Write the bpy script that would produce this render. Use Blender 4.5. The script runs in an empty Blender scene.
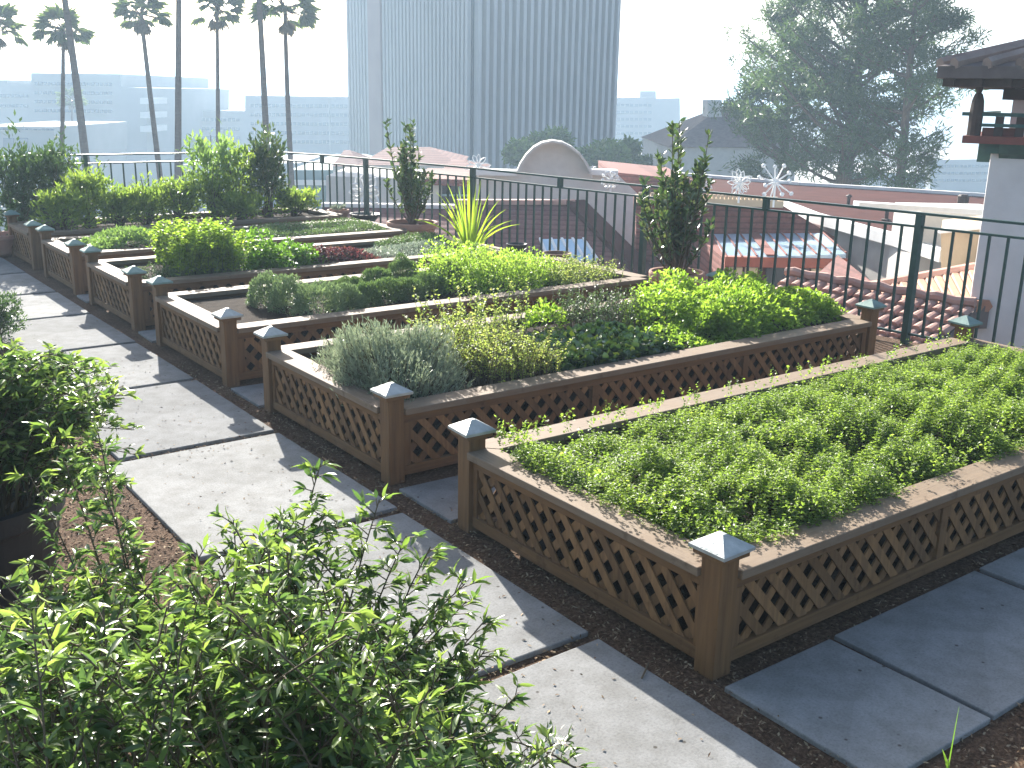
import bpy, bmesh, math, random
import numpy as np
random.seed(7); RNG = np.random.default_rng(11)
SC = bpy.context.scene
COL = SC.collection
PI = math.pi

# ------------------------------------------------------------------ camera frame
YAW = math.radians(53.167)
F = 1029.43
CR = np.array([0.8033631, -0.5952038, 0.0184431])
CU = np.array([0.1478522, 0.2293704, 0.9620442])
CD = np.array([0.5768426, 0.7701439, -0.2722699])
CP = np.array([-2.926, -2.500, 2.256])
HF = np.array([math.cos(YAW), math.sin(YAW), 0.0])
HR = np.array([math.sin(YAW), -math.cos(YAW), 0.0])

def ray(x, y): return CD + CR*(x-512)/F - CU*(y-384)/F
def at(x, y, z=0.0):
    v = ray(x, y); return CP + v*(z-CP[2])/v[2]
def pt(x, y, D):
    v = ray(x, y); return CP + v*D/float(v@HF)
def W(l, d, z): return CP + HR*l + HF*d + np.array([0, 0, z-CP[2]])
def lat(x, D, y=150): p = pt(x, y, D) - CP; return float(p@HR)
def zz(x, y, D): return float(pt(x, y, D)[2])

# ------------------------------------------------------------------ object helpers
WL = {}
def tag(o, label=None, cat=None, group=None, kind=None):
    if label: o['label'] = label
    if cat: o['category'] = cat
    if group: o['group'] = group
    if kind: o['kind'] = kind
    return o
def empty(name, loc, label, cat, group=None):
    o = bpy.data.objects.new(name, None); COL.objects.link(o)
    o.empty_display_size = 0.2
    o.location = [float(v) for v in loc]; WL[o.name] = np.array(loc, float)
    return tag(o, label, cat, group)
def link_mesh(name, me, mat, parent=None, loc=None):
    o = bpy.data.objects.new(name, me); COL.objects.link(o)
    if mat is not None: me.materials.append(mat)
    if parent is not None:
        o.parent = parent; WL[o.name] = WL[parent.name]
    else:
        WL[o.name] = np.array(loc if loc is not None else (0, 0, 0), float); o.location = [float(v) for v in WL[o.name]]
    return o

class MB:
    def __init__(s): s.v = []; s.f = []
    def add(s, vs, fs):
        b = len(s.v); s.v += [tuple(float(c) for c in p) for p in vs]
        s.f += [tuple(i+b for i in f) for f in fs]; return s
    def box(s, x0, x1, y0, y1, z0, z1):
        return s.add([(x0,y0,z0),(x1,y0,z0),(x1,y1,z0),(x0,y1,z0),(x0,y0,z1),(x1,y0,z1),(x1,y1,z1),(x0,y1,z1)],
              [(0,3,2,1),(4,5,6,7),(0,1,5,4),(1,2,6,5),(2,3,7,6),(3,0,4,7)])
    def fbox(s, l0, l1, d0, d1, z0, z1):
        P = [W(l,d,z) for z in (z0,z1) for (l,d) in ((l0,d0),(l1,d0),(l1,d1),(l0,d1))]
        return s.add(P, [(0,3,2,1),(4,5,6,7),(0,1,5,4),(1,2,6,5),(2,3,7,6),(3,0,4,7)])
    def prism(s, pts, vec):
        n = len(pts); vec = np.asarray(vec, float)
        P = [np.asarray(p, float) for p in pts]; Q = [p+vec for p in P]
        return s.add(P+Q, [tuple(range(n))[::-1], tuple(range(n, 2*n))] + [(i,(i+1)%n,n+(i+1)%n,n+i) for i in range(n)])
    def tube(s, path, rad, n=6, cap=True):
        path = [np.asarray(p, float) for p in path]
        if not hasattr(rad, '__len__'): rad = [rad]*len(path)
        vs = []; fs = []; m = len(path); u = None
        for i, p in enumerate(path):
            t = path[min(i+1, m-1)] - path[max(i-1, 0)]; t = t/(np.linalg.norm(t)+1e-9)
            if u is None:
                u = np.cross(t, (0.3, 0.2, 0.93)); 
                if np.linalg.norm(u) < .1: u = np.cross(t, (1, 0, 0))
            else: u = u - t*(u@t)
            u = u/np.linalg.norm(u); w = np.cross(t, u)
            for k in range(n):
                a = 2*PI*k/n; vs.append(p + rad[i]*(u*math.cos(a)+w*math.sin(a)))
        for i in range(m-1):
            for k in range(n):
                fs.append((i*n+k, i*n+(k+1)%n, (i+1)*n+(k+1)%n, (i+1)*n+k))
        if cap: fs += [tuple(range(n))[::-1], tuple(range((m-1)*n, m*n))]
        return s.add(vs, fs)
    def bar(s, a, b, w, h, up=(0,0,1)):
        a = np.asarray(a,float); b = np.asarray(b,float); t = b-a; t /= np.linalg.norm(t)
        sd = np.cross(t, up); sd /= np.linalg.norm(sd); u = np.cross(sd, t)
        c = [(-w/2,-h/2),(w/2,-h/2),(w/2,h/2),(-w/2,h/2)]
        P = [a+sd*x+u*y for x,y in c]+[b+sd*x+u*y for x,y in c]
        return s.add(P, [(3,2,1,0),(4,5,6,7)]+[(i,(i+1)%4,4+(i+1)%4,4+i) for i in range(4)])
    def lathe(s, c, prof, n=28):
        vs = []; fs = []; m = len(prof)
        for r, z in prof:
            for k in range(n):
                a = 2*PI*k/n; vs.append((c[0]+r*math.cos(a), c[1]+r*math.sin(a), c[2]+z))
        for i in range(m-1):
            for k in range(n): fs.append((i*n+k, i*n+(k+1)%n, (i+1)*n+(k+1)%n, (i+1)*n+k))
        fs += [tuple(range(n))[::-1], tuple(range((m-1)*n, m*n))]
        return s.add(vs, fs)
    def build(s, name, mat, parent=None, bevel=0, smooth=False, loc=None):
        off = WL[parent.name] if parent is not None else np.array(loc if loc is not None else (0,0,0), float)
        me = bpy.data.meshes.new(name)
        V = np.array(s.v)-off
        me.from_pydata(V.tolist(), [], s.f); me.update()
        bm = bmesh.new(); bm.from_mesh(me); bmesh.ops.recalc_face_normals(bm, faces=bm.faces); bm.to_mesh(me); bm.free()
        if smooth:
            for p in me.polygons: p.use_smooth = True
        o = link_mesh(name, me, mat, parent, off)
        if bevel:
            b = o.modifiers.new('bevel', 'BEVEL'); b.width = bevel; b.segments = 2; b.limit_method = 'ANGLE'
        return o

SUNWARD = np.array([.65, 2.1, 1.0])/math.sqrt(.65**2+2.1**2+1)
def norm(a): return a/(np.linalg.norm(a, axis=-1, keepdims=True)+1e-9)

def raw_mesh(name, V, loops, sizes, mat, parent=None, loc=None, smooth=False):
    off = WL[parent.name] if parent is not None else np.array(loc if loc is not None else (0,0,0), float)
    V = (V-off).astype(np.float32)
    me = bpy.data.meshes.new(name)
    me.vertices.add(len(V)); me.vertices.foreach_set('co', V.ravel())
    me.loops.add(len(loops)); me.loops.foreach_set('vertex_index', loops.astype(np.int32))
    me.polygons.add(len(sizes))
    st = np.concatenate([[0], np.cumsum(sizes)[:-1]]).astype(np.int32)
    me.polygons.foreach_set('loop_start', st); me.polygons.foreach_set('loop_total', sizes.astype(np.int32))
    if smooth: me.polygons.foreach_set('use_smooth', np.ones(len(sizes), bool))
    me.update(calc_edges=True); me.validate()
    return link_mesh(name, me, mat, parent, off)

def leaves(name, mat, P, D, N, L, Wd, parent=None, prof='kite', fold=.18, droop=.0, loc=None, wide=.45, lean=.4):
    P = np.asarray(P, float); n = len(P); D = norm(np.asarray(D, float)); N = np.asarray(N, float) + SUNWARD*lean   # leaves turn towards the light
    L = np.broadcast_to(L, (n,))[:, None]; Wd = np.broadcast_to(Wd, (n,))[:, None]
    S = norm(np.cross(D, N)); Nn = np.cross(S, D)
    if prof == 'kite':
        f = Nn*Wd*fold
        v = np.stack([P, P+D*L*wide-S*Wd/2+f, P+D*L-Nn*L*droop, P+D*L*wide+S*Wd/2+f], 1)
        base = (np.arange(n)*4)[:, None]
        lp = (base+np.array([0,2,1,0,3,2])).ravel(); sz = np.full(2*n, 3)
    elif prof == 'round':
        k = 7; a = np.linspace(0, 2*PI, k, endpoint=False)
        c = P + D*L*.5
        v = np.stack([c + D*L*.5*math.cos(t) + S*Wd*.5*math.sin(t) + Nn*L*fold*(.5+.5*math.cos(2*t)) for t in a]+[c-Nn*L*.06], 1)
        base = (np.arange(n)*(k+1))[:, None]
        idx = sum([[k, i, (i+1) % k] for i in range(k)], [])
        lp = (base+np.array(idx)).ravel(); sz = np.full(k*n, 3)
    else:  # lance: 8 verts with a folded, drooping midrib
        def mid(t): return P + D*L*t - Nn*L*droop*t*t
        f = Nn*Wd*fold
        v = np.stack([P, mid(.3)-S*Wd*.42+f, mid(.62)-S*Wd*.46+f, mid(1.), mid(.62)+S*Wd*.46+f, mid(.3)+S*Wd*.42+f, mid(.3), mid(.62)], 1)
        base = (np.arange(n)*8)[:, None]
        idx = [0,6,1, 0,5,6, 1,6,7, 1,7,2, 6,5,4, 6,4,7, 2,7,3, 7,4,3]
        lp = (base+np.array(idx)).ravel(); sz = np.full(8*n, 3)
    return raw_mesh(name, v.reshape(-1, 3), lp, sz, mat, parent, loc)

def rdir(n, up=0.0, flat=1.0):
    v = RNG.normal(size=(n, 3)); v[:, 2] = v[:, 2]*flat + up
    return norm(v)

# ------------------------------------------------------------------ materials
def newmat(name):
    m = bpy.data.materials.new(name); m.use_nodes = True
    nt = m.node_tree; return m, nt, nt.nodes, nt.links, nt.nodes['Principled BSDF']
def setp(b, **k):
    for kk, v in k.items(): b.inputs[kk.replace('_', ' ')].default_value = v
def noise(nd, lk, vec, scale, detail=6, rough=.6, dim='3D'):
    n = nd.new('ShaderNodeTexNoise'); n.inputs['Scale'].default_value = scale
    n.inputs['Detail'].default_value = detail; n.inputs['Roughness'].default_value = rough
    if vec is not None: lk.new(vec, n.inputs['Vector'])
    return n
def ramp(nd, lk, fac, stops):
    r = nd.new('ShaderNodeValToRGB'); e = r.color_ramp.elements
    while len(e) < len(stops): e.new(.5)
    for i, (p, c) in enumerate(stops): e[i].position = p; e[i].color = (*c, 1)
    lk.new(fac, r.inputs[0]); return r
def mapping(nd, lk, scale, coord='Object'):
    tc = nd.new('ShaderNodeTexCoord'); mp = nd.new('ShaderNodeMapping')
    mp.inputs['Scale'].default_value = scale; lk.new(tc.outputs[coord], mp.inputs['Vector']); return mp.outputs[0]
def bump(nd, lk, h, b, strength=.3, dist=.01):
    bp = nd.new('ShaderNodeBump'); bp.inputs['Strength'].default_value = strength; bp.inputs['Distance'].default_value = dist
    lk.new(h, bp.inputs['Height']); lk.new(bp.outputs[0], b.inputs['Normal'])
def mix(nd, lk, fac, a, b, mode='MIX'):
    m = nd.new('ShaderNodeMix'); m.data_type = 'RGBA'; m.blend_type = mode
    for sock, v in ((m.inputs[0], fac), (m.inputs[6], a), (m.inputs[7], b)):
        if hasattr(v, 'default_value') or hasattr(v, 'is_linked'): lk.new(v, sock)
        elif isinstance(v, (int, float)): sock.default_value = v
        else: sock.default_value = (*v, 1)
    return m.outputs[2]

def mat_plain(name, c1, c2=None, scale=6, rough=.7, bump_s=.15, metal=0, spec=.5, streak=None, bdist=.01):
    m, nt, nd, lk, b = newmat(name)
    c2 = c2 or tuple(x*.8 for x in c1)
    v = mapping(nd, lk, streak or (1,1,1))
    n = noise(nd, lk, v, scale); r = ramp(nd, lk, n.outputs[0], [(.3, c2), (.7, c1)])
    lk.new(r.outputs[0], b.inputs['Base Color'])
    n2 = noise(nd, lk, v, scale*8, 4)
    if bump_s: bump(nd, lk, n2.outputs[0], b, bump_s, bdist)
    setp(b, Roughness=rough, Metallic=metal); b.inputs['Specular IOR Level'].default_value = spec
    return m

def mat_wood(name, light, dark, axis, grey=0.0, greycol=(.36,.32,.27), rough=.75):
    m, nt, nd, lk, b = newmat(name)
    sc = [22, 22, 22]; sc[axis] = 1.2
    v = mapping(nd, lk, tuple(sc))
    n = noise(nd, lk, v, 1.6, 8, .65); r = ramp(nd, lk, n.outputs[0], [(.25, dark), (.5, tuple((a+c)/2 for a, c in zip(light, dark))), (.78, light)])
    v2 = mapping(nd, lk, (1,1,1)); n2 = noise(nd, lk, v2, 2.3, 5, .7)
    r2 = ramp(nd, lk, n2.outputs[0], [(.30, (0,0,0)), (.62, (1,1,1))])
    # weathering: silvered wood in patches of its own
    n3 = noise(nd, lk, v, 3.5, 8, .75)
    gr = ramp(nd, lk, n3.outputs[0], [(.3, tuple(x*.62 for x in greycol)), (.7, greycol)])
    mul = nd.new('ShaderNodeMath'); mul.operation = 'MULTIPLY_ADD'; mul.inputs[1].default_value = .55*grey; mul.inputs[2].default_value = .45*grey
    lk.new(r2.outputs[0], mul.inputs[0])
    c = mix(nd, lk, mul.outputs[0], r.outputs[0], gr.outputs[0])
    # small dark stains
    n4 = noise(nd, lk, v2, 9, 6, .7); st = ramp(nd, lk, n4.outputs[0], [(.58, (1,1,1)), (.75, (.55,.5,.45))])
    c = mix(nd, lk, 1.0, c, st.outputs[0], 'MULTIPLY')
    # each board a little different
    gi = nd.new('ShaderNodeNewGeometry'); rr = ramp(nd, lk, gi.outputs['Random Per Island'], [(0, (.62,.6,.58)), (1, (1.2,1.17,1.12))])
    c = mix(nd, lk, 1.0, c, rr.outputs[0], 'MULTIPLY')
    lk.new(c, b.inputs['Base Color']); setp(b, Roughness=rough); b.inputs['Specular IOR Level'].default_value = .3
    bump(nd, lk, n.outputs[0], b, .35, .004)
    return m

def mat_leaf(name, stops, trans=.35, tcol=None, rough=.45, spec=.4, nscale=3.0, patch=None):
    m, nt, nd, lk, b = newmat(name)
    gi = nd.new('ShaderNodeNewGeometry')
    k = len(stops)
    r = ramp(nd, lk, gi.outputs['Random Per Island'], [(i/max(1, k-1), c) for i, c in enumerate(stops)])
    v = mapping(nd, lk, (1,1,1)); n = noise(nd, lk, v, nscale, 4, .6)
    pr = ramp(nd, lk, n.outputs[0], [(.32, patch or (.72,.78,.7)), (.68, (1.15,1.12,1.05))])
    c = mix(nd, lk, 1.0, r.outputs[0], pr.outputs[0], 'MULTIPLY')
    lk.new(c, b.inputs['Base Color']); setp(b, Roughness=rough); b.inputs['Specular IOR Level'].default_value = spec
    t = nd.new('ShaderNodeBsdfTranslucent')
    c2 = mix(nd, lk, 1.0, c, tcol or (1.32,1.38,.8), 'MULTIPLY')
    lk.new(c2, t.inputs[0])
    ms = nd.new('ShaderNodeMixShader'); ms.inputs[0].default_value = trans
    lk.new(b.outputs[0], ms.inputs[1]); lk.new(t.outputs[0], ms.inputs[2])
    lk.new(ms.outputs[0], nd['Material Output'].inputs['Surface'])
    return m

M = {}
BR_L, BR_D = (.29,.152,.052), (.115,.053,.018)
for ax, nm in enumerate('xyz'):
    M['wood_'+nm] = mat_wood('cedar_'+nm, BR_L, BR_D, ax, grey=.10)
    M['rim_'+nm] = mat_wood('weathered_rim_'+nm, (.29,.19,.11), (.165,.098,.052), ax, grey=.62, greycol=(.345,.285,.22))
M['cap'] = mat_plain('zinc_cap', (.46,.48,.46), (.24,.27,.26), 9, .45, .2, metal=.35)
M['cap_green'] = mat_plain('green_cap', (.22,.32,.28), (.13,.19,.17), 9, .5, .2, metal=.3)
M['soil'] = mat_plain('soil', (.055,.038,.026), (.025,.017,.012), 14, .95, .9, bdist=.03, spec=.1)

def mat_mulch():
    m, nt, nd, lk, b = newmat('mulch')
    v = mapping(nd, lk, (1,1,1)); n = noise(nd, lk, v, 55, 8, .75); n1 = noise(nd, lk, v, 2.5, 4)
    r = ramp(nd, lk, n.outputs[0], [(.3, (.05,.032,.021)), (.52, (.155,.10,.066)), (.75, (.35,.245,.17))])
    r1 = ramp(nd, lk, n1.outputs[0], [(.3, (.65,.62,.6)), (.7, (1.1,1.05,1))])
    lk.new(mix(nd, lk, 1.0, r.outputs[0], r1.outputs[0], 'MULTIPLY'), b.inputs['Base Color'])
    setp(b, Roughness=.95); b.inputs['Specular IOR Level'].default_value = .1
    bump(nd, lk, n.outputs[0], b, .9, .03); return m
M['mulch'] = mat_mulch()
def mat_slab():
    m, nt, nd, lk, b = newmat('concrete_slab')
    v = mapping(nd, lk, (1,1,1))
    n1 = noise(nd, lk, v, 1.1, 5, .6); n2 = noise(nd, lk, v, 90, 6, .7); n3 = noise(nd, lk, v, 7, 6, .65)
    r1 = ramp(nd, lk, n1.outputs[0], [(.3, (.215,.217,.215)), (.7, (.295,.297,.295))])
    r2 = ramp(nd, lk, n2.outputs[0], [(.3, (.74,.74,.73)), (.5, (1,1,1)), (.72, (1.14,1.13,1.11))])
    r3 = ramp(nd, lk, n3.outputs[0], [(.33, (.76,.75,.73)), (.6, (1,1,1))])
    c = mix(nd, lk, 1, mix(nd, lk, 1, r1.outputs[0], r2.outputs[0], 'MULTIPLY'), r3.outputs[0], 'MULTIPLY')
    vo = nd.new('ShaderNodeTexVoronoi'); vo.inputs['Scale'].default_value = 9; lk.new(v, vo.inputs['Vector'])
    sp = ramp(nd, lk, vo.outputs['Distance'], [(.05, (.4,.37,.34)), (.09, (1,1,1))])
    c = mix(nd, lk, 1, c, sp.outputs[0], 'MULTIPLY')
    gi = nd.new('ShaderNodeObjectInfo'); rr = ramp(nd, lk, gi.outputs['Random'], [(0, (.86,.86,.86)), (1, (1.12,1.11,1.09))])
    c = mix(nd, lk, 1, c, rr.outputs[0], 'MULTIPLY')
    lk.new(c, b.inputs['Base Color']); setp(b, Roughness=.95); b.inputs['Specular IOR Level'].default_value = .1
    bump(nd, lk, n2.outputs[0], b, .35, .006); return m
M['slab'] = mat_slab()
M['fence'] = mat_plain('green_metal', (.028,.075,.062), (.018,.05,.042), 20, .38, .05, spec=.5)
M['terracotta'] = mat_plain('terracotta', (.50,.27,.19), (.36,.19,.135), 7, .8, .2)
M['rust_bowl'] = mat_plain('rusty_bowl', (.20,.10,.06), (.11,.055,.035), 12, .8, .3)
M['black_pot'] = mat_plain('black_pot', (.02,.02,.022), (.012,.012,.014), 9, .5, .1)
M['stucco'] = mat_plain('grey_stucco', (.62,.60,.56), (.53,.51,.48), 3, .9, .25, spec=.2)
M['white_stucco'] = mat_plain('white_stucco', (.74,.73,.71), (.64,.63,.61), 2.5, .9, .25, spec=.2)
M['beige'] = mat_plain('beige_wall', (.58,.46,.31), (.48,.37,.25), 2.5, .9, .2, spec=.2)
M['white'] = mat_plain('white_paint', (.80,.80,.78), (.72,.72,.70), 5, .55, .05)
M['dark_win'] = mat_plain('dark_window', (.03,.035,.04), (.02,.024,.028), 3, .15, 0)
M['bronze'] = mat_plain('dark_timber', (.07,.04,.028), (.04,.024,.018), 8, .7, .2)
M['red_timber'] = mat_plain('red_timber', (.22,.06,.04), (.15,.042,.03), 8, .7, .2)
M['green_timber'] = mat_plain('green_corbel', (.04,.12,.10), (.025,.075,.065), 8, .7, .2)
M['cream_pane'] = mat_plain('cream_blind', (.72,.62,.42), (.62,.53,.36), 5, .6, 0)
def mat_brick(name, c1, c2, mortar, scale, rough=.85):
    m, nt, nd, lk, b = newmat(name)
    tc = nd.new('ShaderNodeTexCoord'); v = tc.outputs['Object']
    w = nd.new('ShaderNodeTexWave'); w.wave_type = 'BANDS'; w.bands_direction = 'Z'; w.inputs['Scale'].default_value = scale
    w.inputs['Distortion'].default_value = .6; w.inputs['Detail'].default_value = 3; lk.new(v, w.inputs['Vector'])
    r = ramp(nd, lk, w.outputs[0], [(.08, mortar), (.3, (1,1,1))])
    n = noise(nd, lk, v, 1.2, 7, .65); rn = ramp(nd, lk, n.outputs[0], [(.3, c2), (.7, c1)])
    n2 = noise(nd, lk, v, 14, 4, .6); rn2 = ramp(nd, lk, n2.outputs[0], [(.35, (.82,.8,.8)), (.65, (1.08,1.06,1.06))])
    c = mix(nd, lk, 1, mix(nd, lk, 1, rn.outputs[0], r.outputs[0], 'MULTIPLY'), rn2.outputs[0], 'MULTIPLY')
    lk.new(c, b.inputs['Base Color']); setp(b, Roughness=rough); b.inputs['Specular IOR Level'].default_value = .2
    bump(nd, lk, w.outputs[0], b, .3, .02); return m
M['red_wall'] = mat_brick('red_brick', (.27,.10,.075), (.20,.076,.06), (.72,.7,.7), 2.2)
M['red_roof'] = mat_brick('red_tile_roof', (.22,.092,.078), (.16,.066,.056), (.75,.72,.72), 3.2)
M['red_deck'] = mat_plain('red_roof_deck', (.105,.041,.034), (.075,.03,.025), 1.3, .95, .35, spec=.03)
M['frieze'] = mat_plain('red_frieze', (.42,.11,.055), (.30,.075,.04), 6, .7, .1)
M['tile'] = mat_plain('clay_tile', (.55,.34,.27), (.36,.19,.15), 2.6, .8, .3)
M['tile_dark'] = mat_plain('aged_clay_tile', (.17,.135,.12), (.11,.085,.078), 4, .85, .3)
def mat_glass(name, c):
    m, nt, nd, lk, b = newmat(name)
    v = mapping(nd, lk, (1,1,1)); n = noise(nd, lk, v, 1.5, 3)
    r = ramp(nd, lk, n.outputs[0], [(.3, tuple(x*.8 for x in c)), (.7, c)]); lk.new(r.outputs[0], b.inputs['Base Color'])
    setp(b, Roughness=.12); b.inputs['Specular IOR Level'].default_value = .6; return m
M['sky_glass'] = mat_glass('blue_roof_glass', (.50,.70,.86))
M['far_glass'] = mat_glass('office_glass', (.12,.17,.22))
M['concrete'] = mat_plain('tower_concrete', (.46,.45,.44), (.39,.385,.38), .12, .8, .05)
M['concrete_dk'] = mat_plain('tower_window_strip', (.035,.05,.068), (.025,.036,.05), .3, .35, 0)
M['pink_strip'] = mat_plain('tower_pink_strip', (.36,.27,.25), (.3,.22,.21), .3, .7, 0)
M['far_wall'] = mat_plain('far_wall', (.36,.37,.38), (.28,.30,.31), .15, .9, .02)
M['far_white'] = mat_plain('far_white', (.72,.72,.70), (.62,.62,.6), .2, .9, .02)
M['teal'] = mat_plain('teal_wall', (.20,.30,.30), (.15,.23,.24), .4, .85, .05)
M['asphalt'] = mat_plain('city_ground', (.16,.16,.15), (.08,.09,.08), .03, .95, .1, spec=.2)
M['hill'] = mat_plain('hill', (.09,.10,.07), (.06,.07,.05), .01, 1, .1, spec=.1)
M['bark'] = mat_plain('bark', (.16,.12,.09), (.09,.068,.05), 5, .95, .5, streak=(4,4,.8), spec=.1)
M['palm_bark'] = mat_plain('palm_bark', (.17,.13,.11), (.10,.078,.065), 3, .95, .4, streak=(1,1,5), spec=.1)
M['stem'] = mat_plain('stem', (.13,.10,.055), (.08,.06,.035), 9, .8, .2)
M['green_stem'] = mat_plain('green_stem', (.14,.20,.06), (.09,.13,.04), 9, .6, .1)

M['thyme'] = mat_leaf('oregano_leaf', [(.14,.222,.046), (.195,.292,.066), (.255,.36,.095), (.10,.17,.038), (.315,.40,.13)], .57, (1.42,1.42,.76), nscale=3, patch=(.6,.66,.58))
M['lavender'] = mat_leaf('lavender_leaf', [(.24,.29,.21), (.31,.365,.275), (.39,.44,.345), (.19,.24,.175)], .25, (1.15,1.15,.95), nscale=6)
M['flower_yel'] = mat_leaf('flowering_stem_leaf', [(.23,.30,.085), (.30,.37,.12), (.37,.42,.17), (.31,.29,.14)], .55, nscale=6)
M['dark_leaf'] = mat_leaf('dark_round_leaf', [(.03,.065,.028), (.042,.085,.035), (.055,.105,.04), (.035,.07,.03), (.17,.22,.035)], .15, rough=.26, spec=.8)
M['mint'] = mat_leaf('bright_mint_leaf', [(.18,.29,.04), (.24,.36,.06), (.30,.41,.085), (.14,.225,.035)], .58, nscale=4)
M['grey_herb'] = mat_leaf('grey_thyme_leaf', [(.095,.155,.07), (.135,.205,.095), (.18,.255,.12), (.08,.13,.055)], .3, nscale=8)
M['mound_grey'] = mat_leaf('grey_mound_leaf', [(.15,.22,.125), (.20,.275,.16), (.26,.335,.20), (.12,.175,.10)], .3, (1.2,1.25,.85), nscale=8)
M['golden'] = mat_leaf('golden_oregano_leaf', [(.22,.335,.065), (.285,.40,.09), (.34,.44,.12), (.175,.28,.055)], .58, nscale=4)
M['basil'] = mat_leaf('basil_leaf', [(.20,.31,.05), (.26,.365,.065), (.31,.405,.085), (.15,.235,.04)], .58, nscale=5)
M['parsley'] = mat_leaf('parsley_leaf', [(.10,.205,.03), (.14,.26,.04), (.185,.31,.055)], .42, nscale=6)
M['purple'] = mat_leaf('purple_leaf', [(.12,.055,.065), (.17,.075,.085), (.085,.045,.05), (.14,.12,.06)], .35, (1.4,.8,.8), nscale=6)
M['silver'] = mat_leaf('silver_leaf', [(.30,.36,.30), (.38,.43,.37), (.24,.30,.25)], .25, (1.1,1.1,.95), nscale=6)
M['pale'] = mat_leaf('pale_herb_leaf', [(.19,.29,.10), (.24,.34,.13), (.15,.25,.08)], .42, nscale=5)
M['hedge'] = mat_leaf('hedge_leaf', [(.16,.24,.055), (.22,.30,.07), (.28,.35,.085), (.11,.175,.04)], .55, nscale=2.5)
M['bay'] = mat_leaf('bay_leaf', [(.05,.09,.04), (.07,.115,.05), (.095,.145,.06), (.15,.165,.075)], .3, rough=.3, spec=.7)
M['spear'] = mat_leaf('spear_leaf', [(.27,.36,.05), (.33,.42,.06), (.22,.32,.05)], .5, nscale=1)
M['dark_shrub'] = mat_leaf('dark_shrub_leaf', [(.045,.085,.035), (.065,.115,.045), (.09,.145,.055)], .35, rough=.35, spec=.6)
M['vine'] = mat_leaf('glossy_shrub_leaf', [(.065,.12,.045), (.095,.16,.06), (.14,.21,.08), (.20,.27,.11)], .47, (1.3,1.4,.85), rough=.32, spec=.7, nscale=6)
M['vine_new'] = mat_leaf('young_shrub_leaf', [(.19,.29,.075), (.25,.34,.10), (.30,.38,.125)], .45, (1.25,1.3,.8), rough=.35, spec=.5)
M['pine'] = mat_leaf('pine_needles', [(.055,.095,.036), (.072,.118,.047), (.098,.148,.06)], .36, nscale=.5)
M['palm'] = mat_leaf('palm_frond', [(.09,.14,.05), (.12,.17,.065), (.15,.19,.08)], .38, nscale=.5)
M['dead_palm'] = mat_leaf('dead_frond', [(.17,.13,.08), (.21,.16,.10)], .25, (1.1,1,.8), nscale=.5)
M['tree'] = mat_leaf('street_tree_leaf', [(.085,.15,.045), (.11,.185,.058), (.145,.22,.07)], .42, nscale=.6)
M['chips'] = mat_leaf('bark_chip', [(.08,.05,.034), (.17,.11,.072), (.28,.19,.13), (.40,.31,.22), (.10,.065,.044)], 0, rough=.9, spec=.1)
M['petal'] = mat_leaf('white_petal', [(.75,.75,.72), (.8,.8,.77)], .3, (1,1,1))

# ------------------------------------------------------------------ ground and terrace
GZ = -11.0
b = MB(); n = 48
b.add([(3000*math.cos(2*PI*i/n), 3000*math.sin(2*PI*i/n), GZ) for i in range(n)], [tuple(range(n))])
tag(b.build('city_ground', M['asphalt']), 'pale hazy street level ground far below the terrace', kind='structure')
RAIL = [(6.43,-2.0),(6.15,1.2),(5.978,3.03),(5.807,4.73),(5.622,6.37),(5.47,7.77),(5.34,9.54),(4.95,11.9),(4.72,12.93),(4.45,13.65),(3.964,14.03)]
EDGE = [(x+.12, y) for x, y in RAIL[:-2]] + [(4.55,13.75),(4.0,14.17)]
b = MB(); poly = [(-9,-7),(6.55,-7)] + EDGE + [(-9,14.17)]
b.prism([(x, y, -.022) for x, y in poly], (0, 0, GZ+.022))
tag(b.build('terrace_floor', M['mulch']), 'dark brown mulch covered floor of the roof terrace', kind='structure')

def slab(x0, x1, y0, y1, sk=0.0, top=0.0):
    b = MB(); j = lambda: random.uniform(-.008, .008)
    b.prism([(x0+j(), y0+j(), -.035+top), (x1+j(), y0+j(), -.035+top), (x1+j(), y1+j()+sk, -.035+top), (x0+j(), y1+j()+sk, -.035+top)], (0, 0, .035))
    o = b.build('paving_slab', M['slab'], bevel=.006, loc=((x0+x1)/2, (y0+y1)/2, 0))
    return tag(o, 'grey concrete paving slab of the garden path', kind='structure')
for y0, y1 in [(-2.9,-1.26),(-1.2,.44),(.515,2.115),(2.185,3.77),(3.85,5.36),(5.42,6.85),(6.93,8.34),(8.41,9.72),(9.8,11.2),(11.28,12.7)]:
    slab(-1.34 if y0 < 3 else (-1.25 if y0 < 6 else -1.2), -.225 if y0 < 1.9 else -.2, y0, y1)
slab(-2.6, -1.3, 11.2, 12.6); slab(-2.6, -1.3, 9.8, 11.1)
gaps = [(-.855,-.125), (1.87,2.42), (4.43,4.98), (6.86,7.30), (9.02,9.44)]
for y0, y1 in gaps:
    for x0, x1 in [(-.06,.605),(.635,1.77),(1.81,2.93),(2.97,4.1),(4.14,5.2)]:
        slab(x0, x1, y0, y1)

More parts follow.
